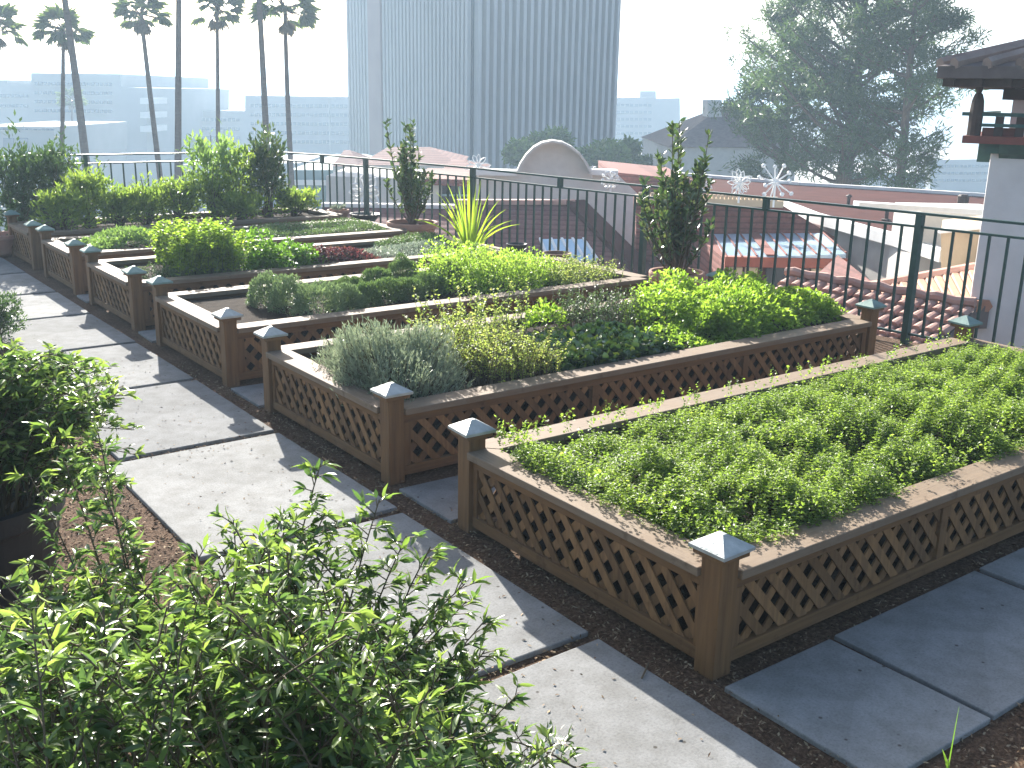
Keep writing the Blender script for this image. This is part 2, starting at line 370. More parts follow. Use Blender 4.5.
def scatter(n, boxes):
    P = []
    ar = np.array([(x1-x0)*(y1-y0) for x0,x1,y0,y1 in boxes]); k = RNG.choice(len(boxes), n, p=ar/ar.sum())
    bx = np.array(boxes)[k]; u = RNG.random((n,2))
    return np.stack([bx[:,0]+(bx[:,1]-bx[:,0])*u[:,0], bx[:,2]+(bx[:,3]-bx[:,2])*u[:,1], RNG.uniform(-.02,-.004,n)], 1)
P = np.concatenate([scatter(9000, [(-.22,-.05,-1.4,6),(-.06,.1,-.15,4.4),(-.245,-.2,-1.2,9),(-1.2,-.2,.43,.53),(-1.2,-.2,2.1,2.2),(-1.2,-.2,3.75,3.87),(-1.9,-1.34,1,5),(0,4,-.12,-.03)]), scatter(5500, [(-.2,2.6,-1.9,-.87)])])
D = rdir(len(P), 0, .35)
o = leaves('bark_mulch', M['chips'], P, D, rdir(len(P), 1.2), RNG.uniform(.010,.034,len(P)), RNG.uniform(.004,.013,len(P)), fold=.1)
tag(o, 'loose brown bark chips lying between slabs and beds', kind='stuff')
P = scatter(420, [(-1.2,-.25,-1.1,6.5)]); P[:,2] = .003
o = leaves('leaf_litter', M['chips'], P, rdir(len(P),0,.1), rdir(len(P),3), RNG.uniform(.010,.03,len(P)), RNG.uniform(.005,.012,len(P)), fold=.2)
tag(o, 'dry specks and leaf litter on the path slabs', kind='stuff')
b = MB(); b.tube([(-.30,.10,.006),(-.25,.13,.012),(-.20,.165,.008)], .004, 5)
tag(b.build('twig', M['stem'], loc=(-.25,.13,0)), 'short dark twig lying on the path slab by the nearest bed', 'twig')

# ------------------------------------------------------------------ raised beds
def clip(poly, u0, u1, v0, v1):
    for ax, lim, sgn in ((0,u0,1),(0,u1,-1),(1,v0,1),(1,v1,-1)):
        out = []
        for i in range(len(poly)):
            a, c = poly[i], poly[(i+1) % len(poly)]
            da, dc = (a[ax]-lim)*sgn, (c[ax]-lim)*sgn
            if da >= 0: out.append(a)
            if (da >= 0) != (dc >= 0):
                t = da/(da-dc); out.append((a[0]+(c[0]-a[0])*t, a[1]+(c[1]-a[1])*t))
        poly = out
        if len(poly) < 3: return None
    return poly
def lattice(P3, u0, u1, v0, v1, th, pitch=.136, sw=.043, flip=1):
    """P3(u,v,w) -> point; two crossed layers of slats"""
    b = MB(); h = v1-v0; hw = sw*math.sqrt(2)/2
    for lay, sgn in ((0,flip),(1,-flip)):
        u = u0-h-random.uniform(0, pitch)
        while u < u1+h:
            s = u if sgn > 0 else u+h
            q = random.uniform(-.003,.003)
            poly = [(s-hw+q, v0-.01), (s+hw+q, v0-.01), (s+hw+sgn*(h+.0)+q, v1+.01), (s-hw+sgn*(h+.0)+q, v1+.01)]
            c = clip(poly, u0, u1, v0, v1)
            if c: 
                w0 = lay*th+.0006*lay
                A = [P3(x, y, w0) for x, y in c]; B = [P3(x, y, w0+th) for x, y in c]; m = len(A)
                b.add(A+B, [tuple(range(m))[::-1], tuple(range(m,2*m))]+[(i,(i+1)%m,m+(i+1)%m,m+i) for i in range(m)])
            u += pitch
    return b

ZR0, ZR1 = .405, .445
def post(root, x, y, ztop=.545, capm='cap', hw=.053):
    p = MB().box(x-hw, x+hw, y-hw, y+hw, -.021, ztop-.0065).build('corner_post', M['wood_z'], root, bevel=.004)
    if ztop < .42: return
    MB().box(x-.080, x+.080, y-.080, y+.080, ztop-.006, ztop+.018).build('cap_moulding', M['wood_x'], p, bevel=.003)
    z = ztop+.0185; c = MB(); r = .093; r2 = .086
    c.add([(x-r,y-r,z),(x+r,y-r,z),(x+r,y+r,z),(x-r,y+r,z),(x-r,y-r,z+.014),(x+r,y-r,z+.014),(x+r,y+r,z+.014),(x-r,y+r,z+.014),
           (x-r2,y-r2,z+.019),(x+r2,y-r2,z+.019),(x+r2,y+r2,z+.019),(x-r2,y+r2,z+.019),(x-.012,y-.012,z+.062),(x+.012,y-.012,z+.062),(x+.012,y+.012,z+.062),(x-.012,y+.012,z+.062)],
          [(3,2,1,0)]+[(i,(i+1)%4,4+(i+1)%4,4+i) for i in range(4)]+[(4+i,4+(i+1)%4,8+(i+1)%4,8+i) for i in range(4)]+[(8+i,8+(i+1)%4,12+(i+1)%4,12+i) for i in range(4)]+[(12,13,14,15)])
    an, tx, ty = random.gauss(0, .022), random.gauss(0, .012), random.gauss(0, .012)
    c.v = [(x+(a-x)*math.cos(an)-(b_-y)*math.sin(an), y+(a-x)*math.sin(an)+(b_-y)*math.cos(an), zc+.0015+tx*(a-x)+ty*(b_-y)) for a, b_, zc in c.v]
    c.build('post_cap', M[capm], p)
def bed(Yn, Yf, L, label, caps=('cap',)*4, ht=(.545,)*4, far=True):
    root = empty('raised_bed', (0, Yn, -.02), label, 'garden bed', 'lattice sided raised beds')
    hw = .053
    for (x, y), cm, h in zip(((0,Yn),(0,Yf),(L,Yn),(L,Yf)), caps, ht): post(root, x, y, h, cm)
    o, i = .07, .105; e = .0015
    a = hw+e
    fr = [(-o,Yn+a),(a,Yn+a),(i,Yn+i),(i,Yf-i),(a,Yf-a),(-o,Yf-a)]
    MB().prism([(x,y,ZR0) for x,y in fr], (0,0,ZR1-ZR0)).build('rim_board', M['rim_y'], root, bevel=.005)
    MB().prism([(L-x,y,ZR0) for x,y in fr], (0,0,ZR1-ZR0)).build('rim_board', M['rim_y'], root, bevel=.005)
    lr = [(a+e,Yn-o),(L-a-e,Yn-o),(L-a-e,Yn+hw),(L-i,Yn+i-e),(i,Yn+i-e),(a+e,Yn+hw)]
    MB().prism([(x,y,ZR0) for x,y in lr], (0,0,ZR1-ZR0)).build('rim_board', M['rim_x'], root, bevel=.005)
    MB().prism([(x,Yn+Yf-y,ZR0) for x,y in lr], (0,0,ZR1-ZR0)).build('rim_board', M['rim_x'], root, bevel=.005)
    zt, zb = .35, .075
    # front (towards the path) and back end
    for side, X in ((-1, 0.0), (1, L)):
        f = lambda u, v, w, X=X, s=side: (X + s*(.018-w), u, v)
        def bx(b, u0, u1, z0, z1, w0, w1): 
            xs = sorted((X+side*w0, X+side*w1)); return b.box(xs[0], xs[1], u0, u1, z0, z1)
        y0, y1 = Yn+hw+.001, Yf-hw-.001
        r = MB(); bx(r, y0, y1, zt, ZR0-.001, -.012, .03); r.build('top_rail', M['wood_y'], root, bevel=.003)
        r = MB(); bx(r, y0, y1, .015, zb, -.012, .03); r.build('bottom_rail', M['wood_y'], root, bevel=.003)
        for u in (y0, y1-.035):
            r = MB(); bx(r, u, u+.035, zb+.001, zt-.001, -.012, .028); r.build('stile', M['wood_z'], root, bevel=.002)
        lattice(f, y0+.036, y1-.036, zb+.001, zt-.001, .009).build('lattice_panel', M['wood_z'], root)
    for side, Y in ((-1, Yn), (1, Yf)):
        f = lambda u, v, w, Y=Y, s=side: (u, Y + s*(.018-w), v)
        def by(b, u0, u1, z0, z1, w0, w1):
            ys = sorted((Y+side*w0, Y+side*w1)); return b.box(u0, u1, ys[0], ys[1], z0, z1)
        x0, x1 = hw+.001, L-hw-.001
        r = MB(); by(r, x0, x1, zt, ZR0-.001, -.012, .03); r.build('top_rail', M['wood_x'], root, bevel=.003)
        r = MB(); by(r, x0, x1, .015, zb, -.012, .03); r.build('bottom_rail', M['wood_x'], root, bevel=.003)
        np_ = 3; xs = np.linspace(x0, x1, np_+1)
        for k, xc in enumerate(xs):
            u0 = min(max(xc-.03, x0), x1-.06)
            r = MB(); by(r, u0, u0+.06, zb+.001, zt-.001, -.012, .029); r.build('stile', M['wood_z'], root, bevel=.002)
        for k in range(np_):
            ua = xs[k]+(.061 if k == 0 else .031); ub = xs[k+1]-(.061 if k == np_-1 else .031)
            lattice(f, ua, ub, zb+.001, zt-.001, .009, flip=-1).build('lattice_panel', M['wood_z'], root)
    MB().box(.11, L-.11, Yn+.11, Yf-.11, -.02, .385).build('soil', M['soil'], root)
    return root
Yn = [0.0, 2.589, 5.125, 7.452, 9.570, 11.523]
Yf = [1.751, 4.309, 6.718, 8.918, 10.902, 12.75]
LL = [4.73, 4.69, 4.50, 4.35, 4.25, 4.30]
LB = ['nearest raised bed, filled edge to edge with low bright green oregano',
      'raised bed with the round grey lavender bush at its path end, second nearest',
      'raised bed with bare soil and small grey green mounds at its path end',
      'raised bed holding the tall yellow green basil bush beside purple leaves',
      'narrow raised bed with a pale green clump near the path and low ground cover',
      'farthest raised bed, planted with a row of tall green shrubs by the railing']
CAPS = [('cap','cap','cap','cap_green'),('cap','cap','cap_green','cap_green'),('cap','cap_green','cap_green','cap_green'),('cap_green',)*4,('cap_green',)*4,('cap_green',)*4]
HT = [(.515,.52,.53,.545),(.52,.53,.54,.54),(.52,.535,.4,.4),(.52,.53,.4,.4),(.52,.53,.4,.4),(.52,.53,.4,.4)]
for k in range(6): bed(Yn[k], Yf[k], LL[k], LB[k], CAPS[k], HT[k])

# ------------------------------------------------------------------ herb helpers
def lump(x, y, seed, s=3.0):
    r = np.random.default_rng(seed); z = 0*x
    for k in range(9):
        a = r.uniform(0, 2*PI); f = s*r.uniform(.5, 2.4); z = z + np.sin(f*(x*math.cos(a)+y*math.sin(a))+r.uniform(0, 6.3))/(.6+.35*k)
    return z/3.2
def carpet(name, mat, x0, x1, y0, y1, z0, h, n, L, Wd, label, seed=1, s=3.0, kind='stuff', up=.9, loc=None, edge=.12, cat=None, prof='kite', under=.5):
    x = RNG.uniform(x0, x1, n); y = RNG.uniform(y0, y1, n)
    e = np.minimum(np.minimum(x-x0, x1-x), np.minimum(y-y0, y1-y)); e = np.clip(e/edge, 0, 1)**.6
    top = z0 + h*(.62+.38*lump(x, y, seed, s))*(.35+.65*e)
    z = z0 + (top-z0)*(1-under*RNG.random(n)**2.2) + RNG.normal(0, .006, n)
    P = np.stack([x, y, z], 1)
    o = leaves(name, mat, P, rdir(n, .45, .7), rdir(n, up), RNG.uniform(.65, 1.3, n)*L, RNG.uniform(.7, 1.25, n)*Wd, loc=loc or ((x0+x1)/2, (y0+y1)/2, z0), prof=prof, fold=.25)
    if kind == 'stuff': tag(o, label, kind='stuff')
    else: tag(o, label, cat)
    return o
def blob(n, c, r, up=.25, shell=.45, low=-.35, seed=0, rough=.22):
    """points in an uneven ellipsoid, mostly near its skin, with outward normals"""
    d = rdir(n*2); d = d[d[:,2] > low][:n]
    while len(d) < n: d = np.concatenate([d, d])[:n]
    rr = 1 - shell*RNG.random(len(d))**1.8
    q = np.random.default_rng(seed+5)
    a = np.zeros(len(d))
    for k in range(8):
        v = norm(q.normal(size=3)); a += np.sin(6*(d@v)*q.uniform(.6,1.8)+q.uniform(0,6))*rough/3
    rr = rr*(1+a)
    return np.asarray(c)+d*rr[:,None]*np.asarray(r), d
def clump(name, mat, c, r, n, L, Wd, label, cat, group=None, prof='kite', up=.3, seed=0, parent=None, out=.8, low=-.2, shell=.5, rough=.22, stems=0, stem_mat='green_stem', droop=0, fold=.2):
    P, d = blob(n, c, r, seed=seed, low=low, shell=shell, rough=rough)
    Dv = norm(d*out+RNG.normal(size=d.shape)*.6+np.array([0,0,up]))
    Nv = norm(d*.6+RNG.normal(size=d.shape)*.5+np.array([0,0,.7]))
    base = (c[0], c[1], c[2])
    root = parent
    if root is None: root = empty(name, base, label, cat, group)
    leaves('foliage', mat, P, Dv, Nv, RNG.uniform(.65,1.3,n)*L, RNG.uniform(.7,1.25,n)*Wd, root, prof=prof, droop=droop, fold=fold)
    if stems:
        b = MB()
        for k in RNG.choice(len(P), stems, replace=False):
            p = P[k]; g = np.array([c[0]+(p[0]-c[0])*.35, c[1]+(p[1]-c[1])*.35, c[2]-.02])
            b.tube([g, (g+p)/2+np.array([0,0,.02]), p], [.004,.003,.002], 4)
        b.build('stems', M[stem_mat], root)
    return root

SZ = .385
# bed 1: oregano carpet, spilling over the rim
x0, x1, y0, y1 = .03, 4.66, .05, 1.645
def rosettes(name, mat, x0, x1, y0, y1, z0, h, n, L, label, seed, s, edge=.24):
    x = RNG.uniform(x0, x1, n); y = RNG.uniform(y0, y1, n)
    e = np.clip(np.minimum(np.minimum(x-x0, x1-x), np.minimum(y-y0, y1-y))/edge, 0, 1)**.6
    top = z0 + h*(.62+.22*lump(x, y, seed, s)+.30*lump(x, y, seed+1, s*2.1)+.26*lump(x, y, seed+2, s*5.5))*(.42+.58*e)*(.5+.5*np.clip((y1-y)/.75, 0, 1)) + RNG.normal(0, .012, n) + .04*(RNG.random(n) > .93)*RNG.random(n)
    T = np.stack([x, y, top], 1); ax = norm(np.stack([RNG.normal(0,.35,n), RNG.normal(0,.35,n), np.ones(n)], 1))
    P = []; D = []; N = []; LL_ = []
    a0 = RNG.uniform(0, 2*PI, n); sz = RNG.uniform(.7, 1.3, n)
    for w in range(4):
        for k in range(3):
            a = a0+w*1.05+k*2*PI/3; d = np.stack([np.cos(a), np.sin(a), .55-.2*w+RNG.normal(0,.2,n)], 1)
            P.append(T-ax*(w*.021*sz)[:,None]); D.append(d); N.append(ax+RNG.normal(0,.35,(n,3))); LL_.append(L*sz*(.6+.2*w))
    P = np.concatenate(P); D = np.concatenate(D); N = np.concatenate(N); LL_ = np.concatenate(LL_)
    o = leaves(name, mat, P, D, N, LL_, LL_*.68, loc=((x0+x1)/2, (y0+y1)/2, z0), fold=.2, droop=.15)
    return tag(o, label, kind='stuff')
rosettes('oregano_carpet', M['thyme'], x0, x1, y0, y1, SZ, .19, 22000, .0185,
       'low bright green oregano filling the nearest raised bed', 3, 4.2)
# sprigs that stand above the carpet or hang over its edge
P = []; 
for k in range(520):
    x = random.uniform(.15, 4.6); y = random.uniform(.12, 1.65) if random.random() < .6 else random.choice([random.uniform(.05,.14), random.uniform(1.5,1.62)])
    if random.random() < .25: x = random.uniform(.05,.16)
    zb = SZ+.10+.05*random.random(); h = random.uniform(.03,.095)
    t = np.linspace(.1, 1, 9); lx, ly = random.gauss(0,.03), random.gauss(0,.03)
    for q in t: P.append((x+lx*q, y+ly*q, zb+h*q))
P = np.array(P); o = leaves('oregano_sprigs', M['thyme'], P, rdir(len(P), .25, .6), rdir(len(P), 1), RNG.uniform(.014,.026,len(P)), RNG.uniform(.009,.015,len(P)))
tag(o, 'taller oregano sprigs rising out of the green carpet in the nearest bed', kind='stuff')

# bed 2 ---------------------------------------------------------------
def spiky(name, mat, c, r, ns, nl, L, Wd, label, cat, group=None, seed=0, spread=1.0):
    root = empty(name, c, label, cat, group)
    d = rdir(ns*3, .55, .8); d = d[d[:,2] > .02][:ns]
    q = np.random.default_rng(seed); a = 1+.14*np.sin(5*d[:,0]+q.uniform(0,6))+.12*np.sin(7*d[:,1]+q.uniform(0,6))
    tips = np.asarray(c)+d*np.asarray(r)*(a*RNG.uniform(.78,1.08,len(d)))[:,None]
    dirs = norm(d*np.array([.55,.55,.5])*spread+np.array([0,0,.75]))
    t = np.repeat(RNG.random((len(d), nl))**.8, 1, 0)
    sl = RNG.uniform(.10,.19,len(d))[:,None,None]*min(1.0, r[2]/.25)
    P = tips[:,None,:]-dirs[:,None,:]*t[:,:,None]*sl
    P = P.reshape(-1,3); Dd = norm(np.repeat(dirs, nl, 0)+RNG.normal(size=P.shape)*.38)
    leaves('foliage', mat, P, Dd, rdir(len(P), .6), RNG.uniform(.7,1.25,len(P))*L, Wd, root)
    b = MB()
    for k in range(0, len(tips), 6):
        g = np.asarray(c)+(tips[k]-np.asarray(c))*np.array([.3,.3,0]); b.tube([g, tips[k]-dirs[k]*.1, tips[k]-dirs[k]*.02], [.004,.003,.002], 4)
    b.build('stems', M['stem'], root)
    return root
spiky('lavender_bush', M['lavender'], (.37, 3.24, SZ+.01), (.45,.52,.38), 2300, 12, .036, .0065,
      'round grey green lavender bush at the path end of the second nearest bed', 'lavender')
def stemmy(name, mat, x0, x1, y0, y1, z0, h0, h1, ns, nl, L, Wd, label, cat, group=None, smat='green_stem', lean=.08, prof='kite'):
    root = empty(name, ((x0+x1)/2, (y0+y1)/2, z0), label, cat, group)
    b = MB(); P = []; Dv = []
    for k in range(ns):
        x, y = random.uniform(x0,x1), random.uniform(y0,y1); h = random.uniform(h0,h1); lx, ly = random.gauss(0,lean), random.gauss(0,lean)
        path = [np.array((x+lx*t*t, y+ly*t*t, z0+h*t)) for t in (0,.35,.7,1)]
        b.tube(path, [.0035,.003,.0025,.0015], 4)
        for j in range(nl):
            t = random.uniform(.12,1)**.8; p = np.array((x+lx*t*t, y+ly*t*t, z0+h*t)); P.append(p); a = random.uniform(0,2*PI)
            Dv.append((math.cos(a), math.sin(a), random.uniform(-.1,.8)))
    P = np.array(P)
    leaves('foliage', mat, P, np.array(Dv), rdir(len(P), 1), RNG.uniform(.6,1.3,len(P))*L, RNG.uniform(.7,1.2,len(P))*Wd, root, prof=prof)
    b.build('stems', M[smat], root)
    return root
stemmy('flowering_oregano', M['flower_yel'], 0.84, 1.42, 2.72, 3.6, SZ, .14, .34, 420, 38, .021, .011,
       'feathery yellow green flowering herb on upright stems beside the lavender bush', 'herb plant', smat='stem')
stemmy('flowering_oregano', M['flower_yel'], 1.05, 2.1, 3.7, 4.2, SZ, .2, .44, 75, 26, .026, .016,
       'sparse tall flowering stems rising behind the yellow green herb, against the far rim', 'herb plant')
carpet('violet_patch', M['dark_leaf'], 1.38, 2.55, 2.71, 3.6, SZ, .13, 2600, .062, .055,
       'low patch of glossy dark round leaves in the middle of the second nearest bed', seed=9, kind='thing', cat='herb plant', prof='round', up=1.6, s=2.5)
clump('bright_sprout', M['mint'], (2.25, 3.98, SZ+.06), (.17,.13,.15), 300, .05, .03, 'small bright green sprout among grey stems by the far rim of the second nearest bed', 'herb plant', prof='kite')
stemmy('grey_flower_herb', M['grey_herb'], 2.4, 3.05, 3.55, 4.15, SZ, .14, .34, 190, 26, .02, .011,
       'wispy grey green herb with fine stems beside the bright mint', 'herb plant', smat='stem')
root = empty('mint_bush', (3.7, 3.3, SZ), 'broad bright green mint bush filling the fence end of the second nearest bed', 'herb plant')
Pp, dd = [], []
for k,(cx,cy,rx,ry,rz) in enumerate([(3.25,3.55,.34,.42,.30),(3.5,3.08,.42,.38,.30),(3.65,3.85,.42,.36,.33),(4.0,3.2,.42,.42,.31),(4.42,3.75,.28,.42,.28),(4.5,3.12,.24,.36,.27),(3.3,3.0,.28,.24,.2),(3.8,3.5,.4,.4,.33)]):
    p, d = blob(2300, (cx,cy,SZ+.01), (rx,ry,rz*.9), seed=30+k, low=-.02, shell=.55); Pp.append(p); dd.append(d)
Pp = np.concatenate(Pp); dd = np.concatenate(dd); Pp[:,2] += .045*lump(Pp[:,0], Pp[:,1], 77, 11)
leaves('foliage', M['mint'], Pp, norm(dd*.6+RNG.normal(size=dd.shape)*.6+np.array([0,0,.1])), norm(dd*.5+RNG.normal(size=dd.shape)*.45+np.array([0,0,.8])), RNG.uniform(.03,.056,len(Pp)), RNG.uniform(.02,.036,len(Pp)), root, fold=.22, droop=.1)
carpet('young_mint_carpet', M['mint'], 2.62, 3.15, 2.72, 3.3, SZ, .14, 700, .04, .028, 'low green mint shoots in front of the tall mint bush', seed=19, kind='thing', cat='herb plant', up=1.2)

# bed 3 ---------------------------------------------------------------
mounds = [(.98,5.95,.20),(1.14,5.62,.21),(1.34,5.42,.22),(1.5,5.9,.17),(1.70,5.50,.18),(1.95,5.85,.17),(2.15,5.50,.18),(2.4,5.92,.17),(2.6,5.55,.17),(2.75,6.25,.22),(2.0,6.25,.16),(2.9,5.75,.16)]
ml = ['leftmost grey green mound beside the bare soil of the third bed', 'grey green mound second from the bare soil in the third bed', 'large grey green mound at the near rim of the third bed', 
      'small grey green mound behind the large one in the third bed']
mpx = [(267,309,.16,.27),(289,314,.17,.29),(320,318,.23,.28),(347,313,.16,.20),(365,309,.15,.19),(387,304,.19,.18),(408,301,.19,.17),(378,291,.17,.19),(403,285,.15,.24),(428,297,.19,.18),(350,299,.16,.17),(444,289,.19,.2)]
for k, (px, py, r, h) in enumerate(mpx):
    x, y, _ = at(px, py-4, SZ); y = max(y, 5.25+r*.8)
    lab = ml[k] if k < 4 else 'low dark green herb mound in the row towards the golden oregano'
    if k == 8: lab = 'tallest dark green mound against the far rim, next to the golden oregano'
    clump('thyme_mound', M['mound_grey'] if k < 4 else M['grey_herb'], (x, y, SZ), (r, r, h), 3400, .034, .0085, lab, 'herb plant', 'grey green mounds in the third bed', seed=k, low=-.02, up=.6, out=1.1, shell=.3, rough=.12)
root = empty('golden_oregano', (3.5, 5.9, SZ), 'bright yellow green oregano cushion in the third bed, before the spear leaved plant', 'herb plant')
Pp, dd = [], []
for k,(cx,cy,rx,ry,rz) in enumerate([(2.65,5.9,.36,.55,.36),(3.0,6.15,.4,.45,.38),(3.05,5.62,.42,.4,.33),(3.45,5.9,.40,.45,.30)]):
    p, d = blob(2600, (cx,cy,SZ), (rx,ry,rz), seed=60+k, low=0, shell=.5); Pp.append(p); dd.append(d)
Pp = np.concatenate(Pp); dd = np.concatenate(dd); Pp[:,2] += .025*lump(Pp[:,0], Pp[:,1], 71, 13)
leaves('foliage', M['golden'], Pp, norm(dd*.6+RNG.normal(size=dd.shape)*.6+np.array([0,0,.25])), norm(dd*.5+RNG.normal(size=dd.shape)*.5+np.array([0,0,.7])), RNG.uniform(.022,.042,len(Pp)), RNG.uniform(.014,.026,len(Pp)), root)
b = MB()
for k in range(80):
    x, y = random.uniform(2.5,3.5), random.uniform(5.5,6.4); b.tube([(x,y,SZ-.01),(x+random.gauss(0,.02),y+random.gauss(0,.02),SZ+.22)], [.004,.003], 4)
b.build('stems', M['green_stem'], root)
stemmy('yellow_marjoram', M['flower_yel'], 3.5, 4.35, 5.27, 6.2, SZ, .08, .22, 320, 22, .022, .014, 'lower yellowish herb trailing from the golden cushion to the corner by the pot', 'herb plant')

# bed 4 ---------------------------------------------------------------
stemmy('grey_seedlings', M['grey_herb'], .13, .55, 7.62, 8.2, SZ, .05, .14, 60, 16, .022, .01, 'thin grey green seedlings on dark soil left of the basil bush', 'herb plant')
stemmy('basil_bush', M['basil'], .50, 1.16, 7.60, 8.40, SZ, .30, .54, 380, 34, .05, .026, 'tall upright yellow green basil bush in the fourth bed from the front', 'herb plant')
root = empty('parsley_clump', (1.85, 7.95, SZ), 'rich green parsley clump directly right of the basil bush', 'herb plant')
Pp, dd = [], []
for k,(cx,cy,rx,ry,rz) in enumerate([(1.34,8.0,.34,.42,.35),(1.62,7.85,.34,.36,.27),(1.9,7.95,.28,.38,.23)]):
    p, d = blob(1500, (cx,cy,SZ), (rx,ry,rz), seed=90+k, low=0); Pp.append(p); dd.append(d)
Pp = np.concatenate(Pp); dd = np.concatenate(dd)
leaves('foliage', M['parsley'], Pp, norm(dd*.5+RNG.normal(size=dd.shape)*.6), norm(dd*.4+RNG.normal(size=dd.shape)*.5+np.array([0,0,.8])), RNG.uniform(.03,.055,len(Pp)), RNG.uniform(.025,.042,len(Pp)), root)
b = MB()
for k in range(60):
    x, y = random.uniform(1.3,2.0), random.uniform(7.7,8.2); b.tube([(x,y,SZ-.01),(x+.02,y,SZ+.16)], [.004,.003], 4)
b.build('stems', M['green_stem'], root)
carpet('purple_basil', M['purple'], 1.98, 2.8, 7.6, 8.3, SZ, .20, 2400, .042, .024, 'dark purple leaved herb between the parsley and silver plants', seed=21, kind='thing', cat='herb plant', s=6)
clump('silver_herb', M['silver'], (2.92,7.85,SZ), (.25,.25,.13), 900, .035, .012, 'small silvery grey herb right of the purple leaves', 'herb plant', low=0)
carpet('grey_thyme_cushion', M['silver'], 3.08, 3.85, 7.62, 8.3, SZ, .15, 2600, .028, .011, 'wide silver green cushion in the fence end of the fourth bed', seed=23, kind='thing', cat='herb plant', s=5)
carpet('thyme_cushion', M['grey_herb'], 3.3, 4.25, 8.2, 8.8, SZ, .13, 3200, .028, .011, 'taller dark grey green cushion below the potted bay tree', seed=24, kind='thing', cat='herb plant', s=4)
# bed 5 ---------------------------------------------------------------
carpet('pale_herb', M['pale'], .30, 1.20, 9.72, 10.6, SZ, .24, 3000, .06, .022, 'pale green leafy clump near the path end of the fifth bed', seed=25, kind='thing', cat='herb plant', s=4, edge=.3)
carpet('thyme_ground_cover', M['grey_herb'], 1.9, 4.15, 9.70, 10.75, SZ, .15, 8000, .03, .013, 'low dark green ground cover in the fifth bed before the potted bay tree', seed=27, s=4)
# bed 6 shrubs ----------------------------------------------------------
def shrub(name, mat, c, r, n, L, Wd, label, group=None, stems=14, seed=0, low=-.6, prof='kite', leafup=.5, cat='shrub', spikes=0, rough=.3):
    root = empty(name, (c[0], c[1], c[2]-r[2]*.9), label, cat, group)
    P, d = blob(n, c, r, seed=seed, low=low, shell=.7, rough=rough)
    if spikes:
        ex = []
        for k in range(spikes):
            a = random.uniform(0,2*PI); q = random.uniform(.2,.9)
            b0 = np.array([c[0]+r[0]*q*math.cos(a), c[1]+r[1]*q*math.sin(a), c[2]+r[2]*.5*(1-q*.4)]); h = random.uniform(.25,.6)*r[2]
            for t in np.linspace(0,1,16): ex.append(b0+np.array([math.cos(a)*.12*t, math.sin(a)*.12*t, h*t])*1.0+np.array([random.gauss(0,.02),random.gauss(0,.02),0]))
        ex = np.array(ex); P = np.concatenate([P, ex]); d = np.concatenate([d, np.tile([0,0,1.], (len(ex),1))])
    n = len(P)
    leaves('foliage', mat, P, norm(d*.5+RNG.normal(size=d.shape)*.6+np.array([0,0,leafup])), norm(d*.5+RNG.normal(size=d.shape)*.6+np.array([0,0,.6])), RNG.uniform(.6,1.3,n)*L, RNG.uniform(.7,1.2,n)*Wd, root, prof=prof)
    b = MB(); g = np.array([c[0], c[1], c[2]-r[2]])
    for k in range(stems):
        p = P[random.randrange(n)]; m = g+(p-g)*np.array([.35,.35,.55]); b.tube([g+np.array([random.gauss(0,.03),random.gauss(0,.03),-.02]), m, p], [.016,.010,.004], 5)
    b.build('stems', M['stem'], root)
    return root
def shrub_px(px, ytop, wpx, Y, mat, name, label, **k):
    v = ray(px, (ytop+215)/2); t = (Y-CP[1])/v[1]; D = float((v*t)@HF)
    zt = zz(px, ytop, D); r = wpx/2*D/F; zb = .36; X = pt(px, 200, D)
    return shrub(name, M[mat], (X[0], Y, (zt+zb)/2), (r, min(r, .42), (zt-zb)/2), k.pop('n', 1250), k.pop('L', .085), k.pop('Wd', .028), label, 'shrubs in the farthest bed', **k)
hs = [(62,188,44,12.0,'hedge','rounded yellow green shrub, leftmost in the farthest bed'),
      (90,168,40,12.35,'hedge','tall slim green shrub second from the path in the farthest bed'),
      (118,186,42,12.05,'hedge','low green shrub third from the path in the farthest bed'),
      (147,184,46,12.1,'hedge','broad mid green shrub left of the centre of the farthest bed'),
      (178,176,40,12.2,'hedge','upright shrub at the centre of the farthest bed'),
      (212,172,46,12.25,'hedge','bushy shrub below the tall pale loose one in the farthest bed'),
      (240,192,44,11.95,'hedge','low spreading shrub before the dark pointed bay in the farthest bed'),
      (294,186,44,12.2,'hedge','rightmost light green shrub in the farthest bed, at its curved end')]
for k, (px, yt, w, Y, mt, lab) in enumerate(hs): shrub_px(px, yt+4, w*.95, Y, mt, 'garden_shrub', lab, seed=k, spikes=22, rough=.5)
shrub_px(268, 138, 36, 12.35, 'bay', 'bay_shrub', 'dark pointed bay shrub standing above its neighbours in the farthest bed', seed=40, n=1300, spikes=12, L=.10, Wd=.04)
shrub_px(214, 138, 62, 12.6, 'pale', 'loose_shrub', 'tall loose pale shrub with open branches behind the farthest bed', seed=41, n=420, spikes=16, L=.13, Wd=.05)
shrub_px(240, 150, 40, 12.62, 'hedge', 'thin_shrub', 'thin dark green shrub between the pale loose one and the dark bay', seed=43, n=420, spikes=10, L=.12, Wd=.045)
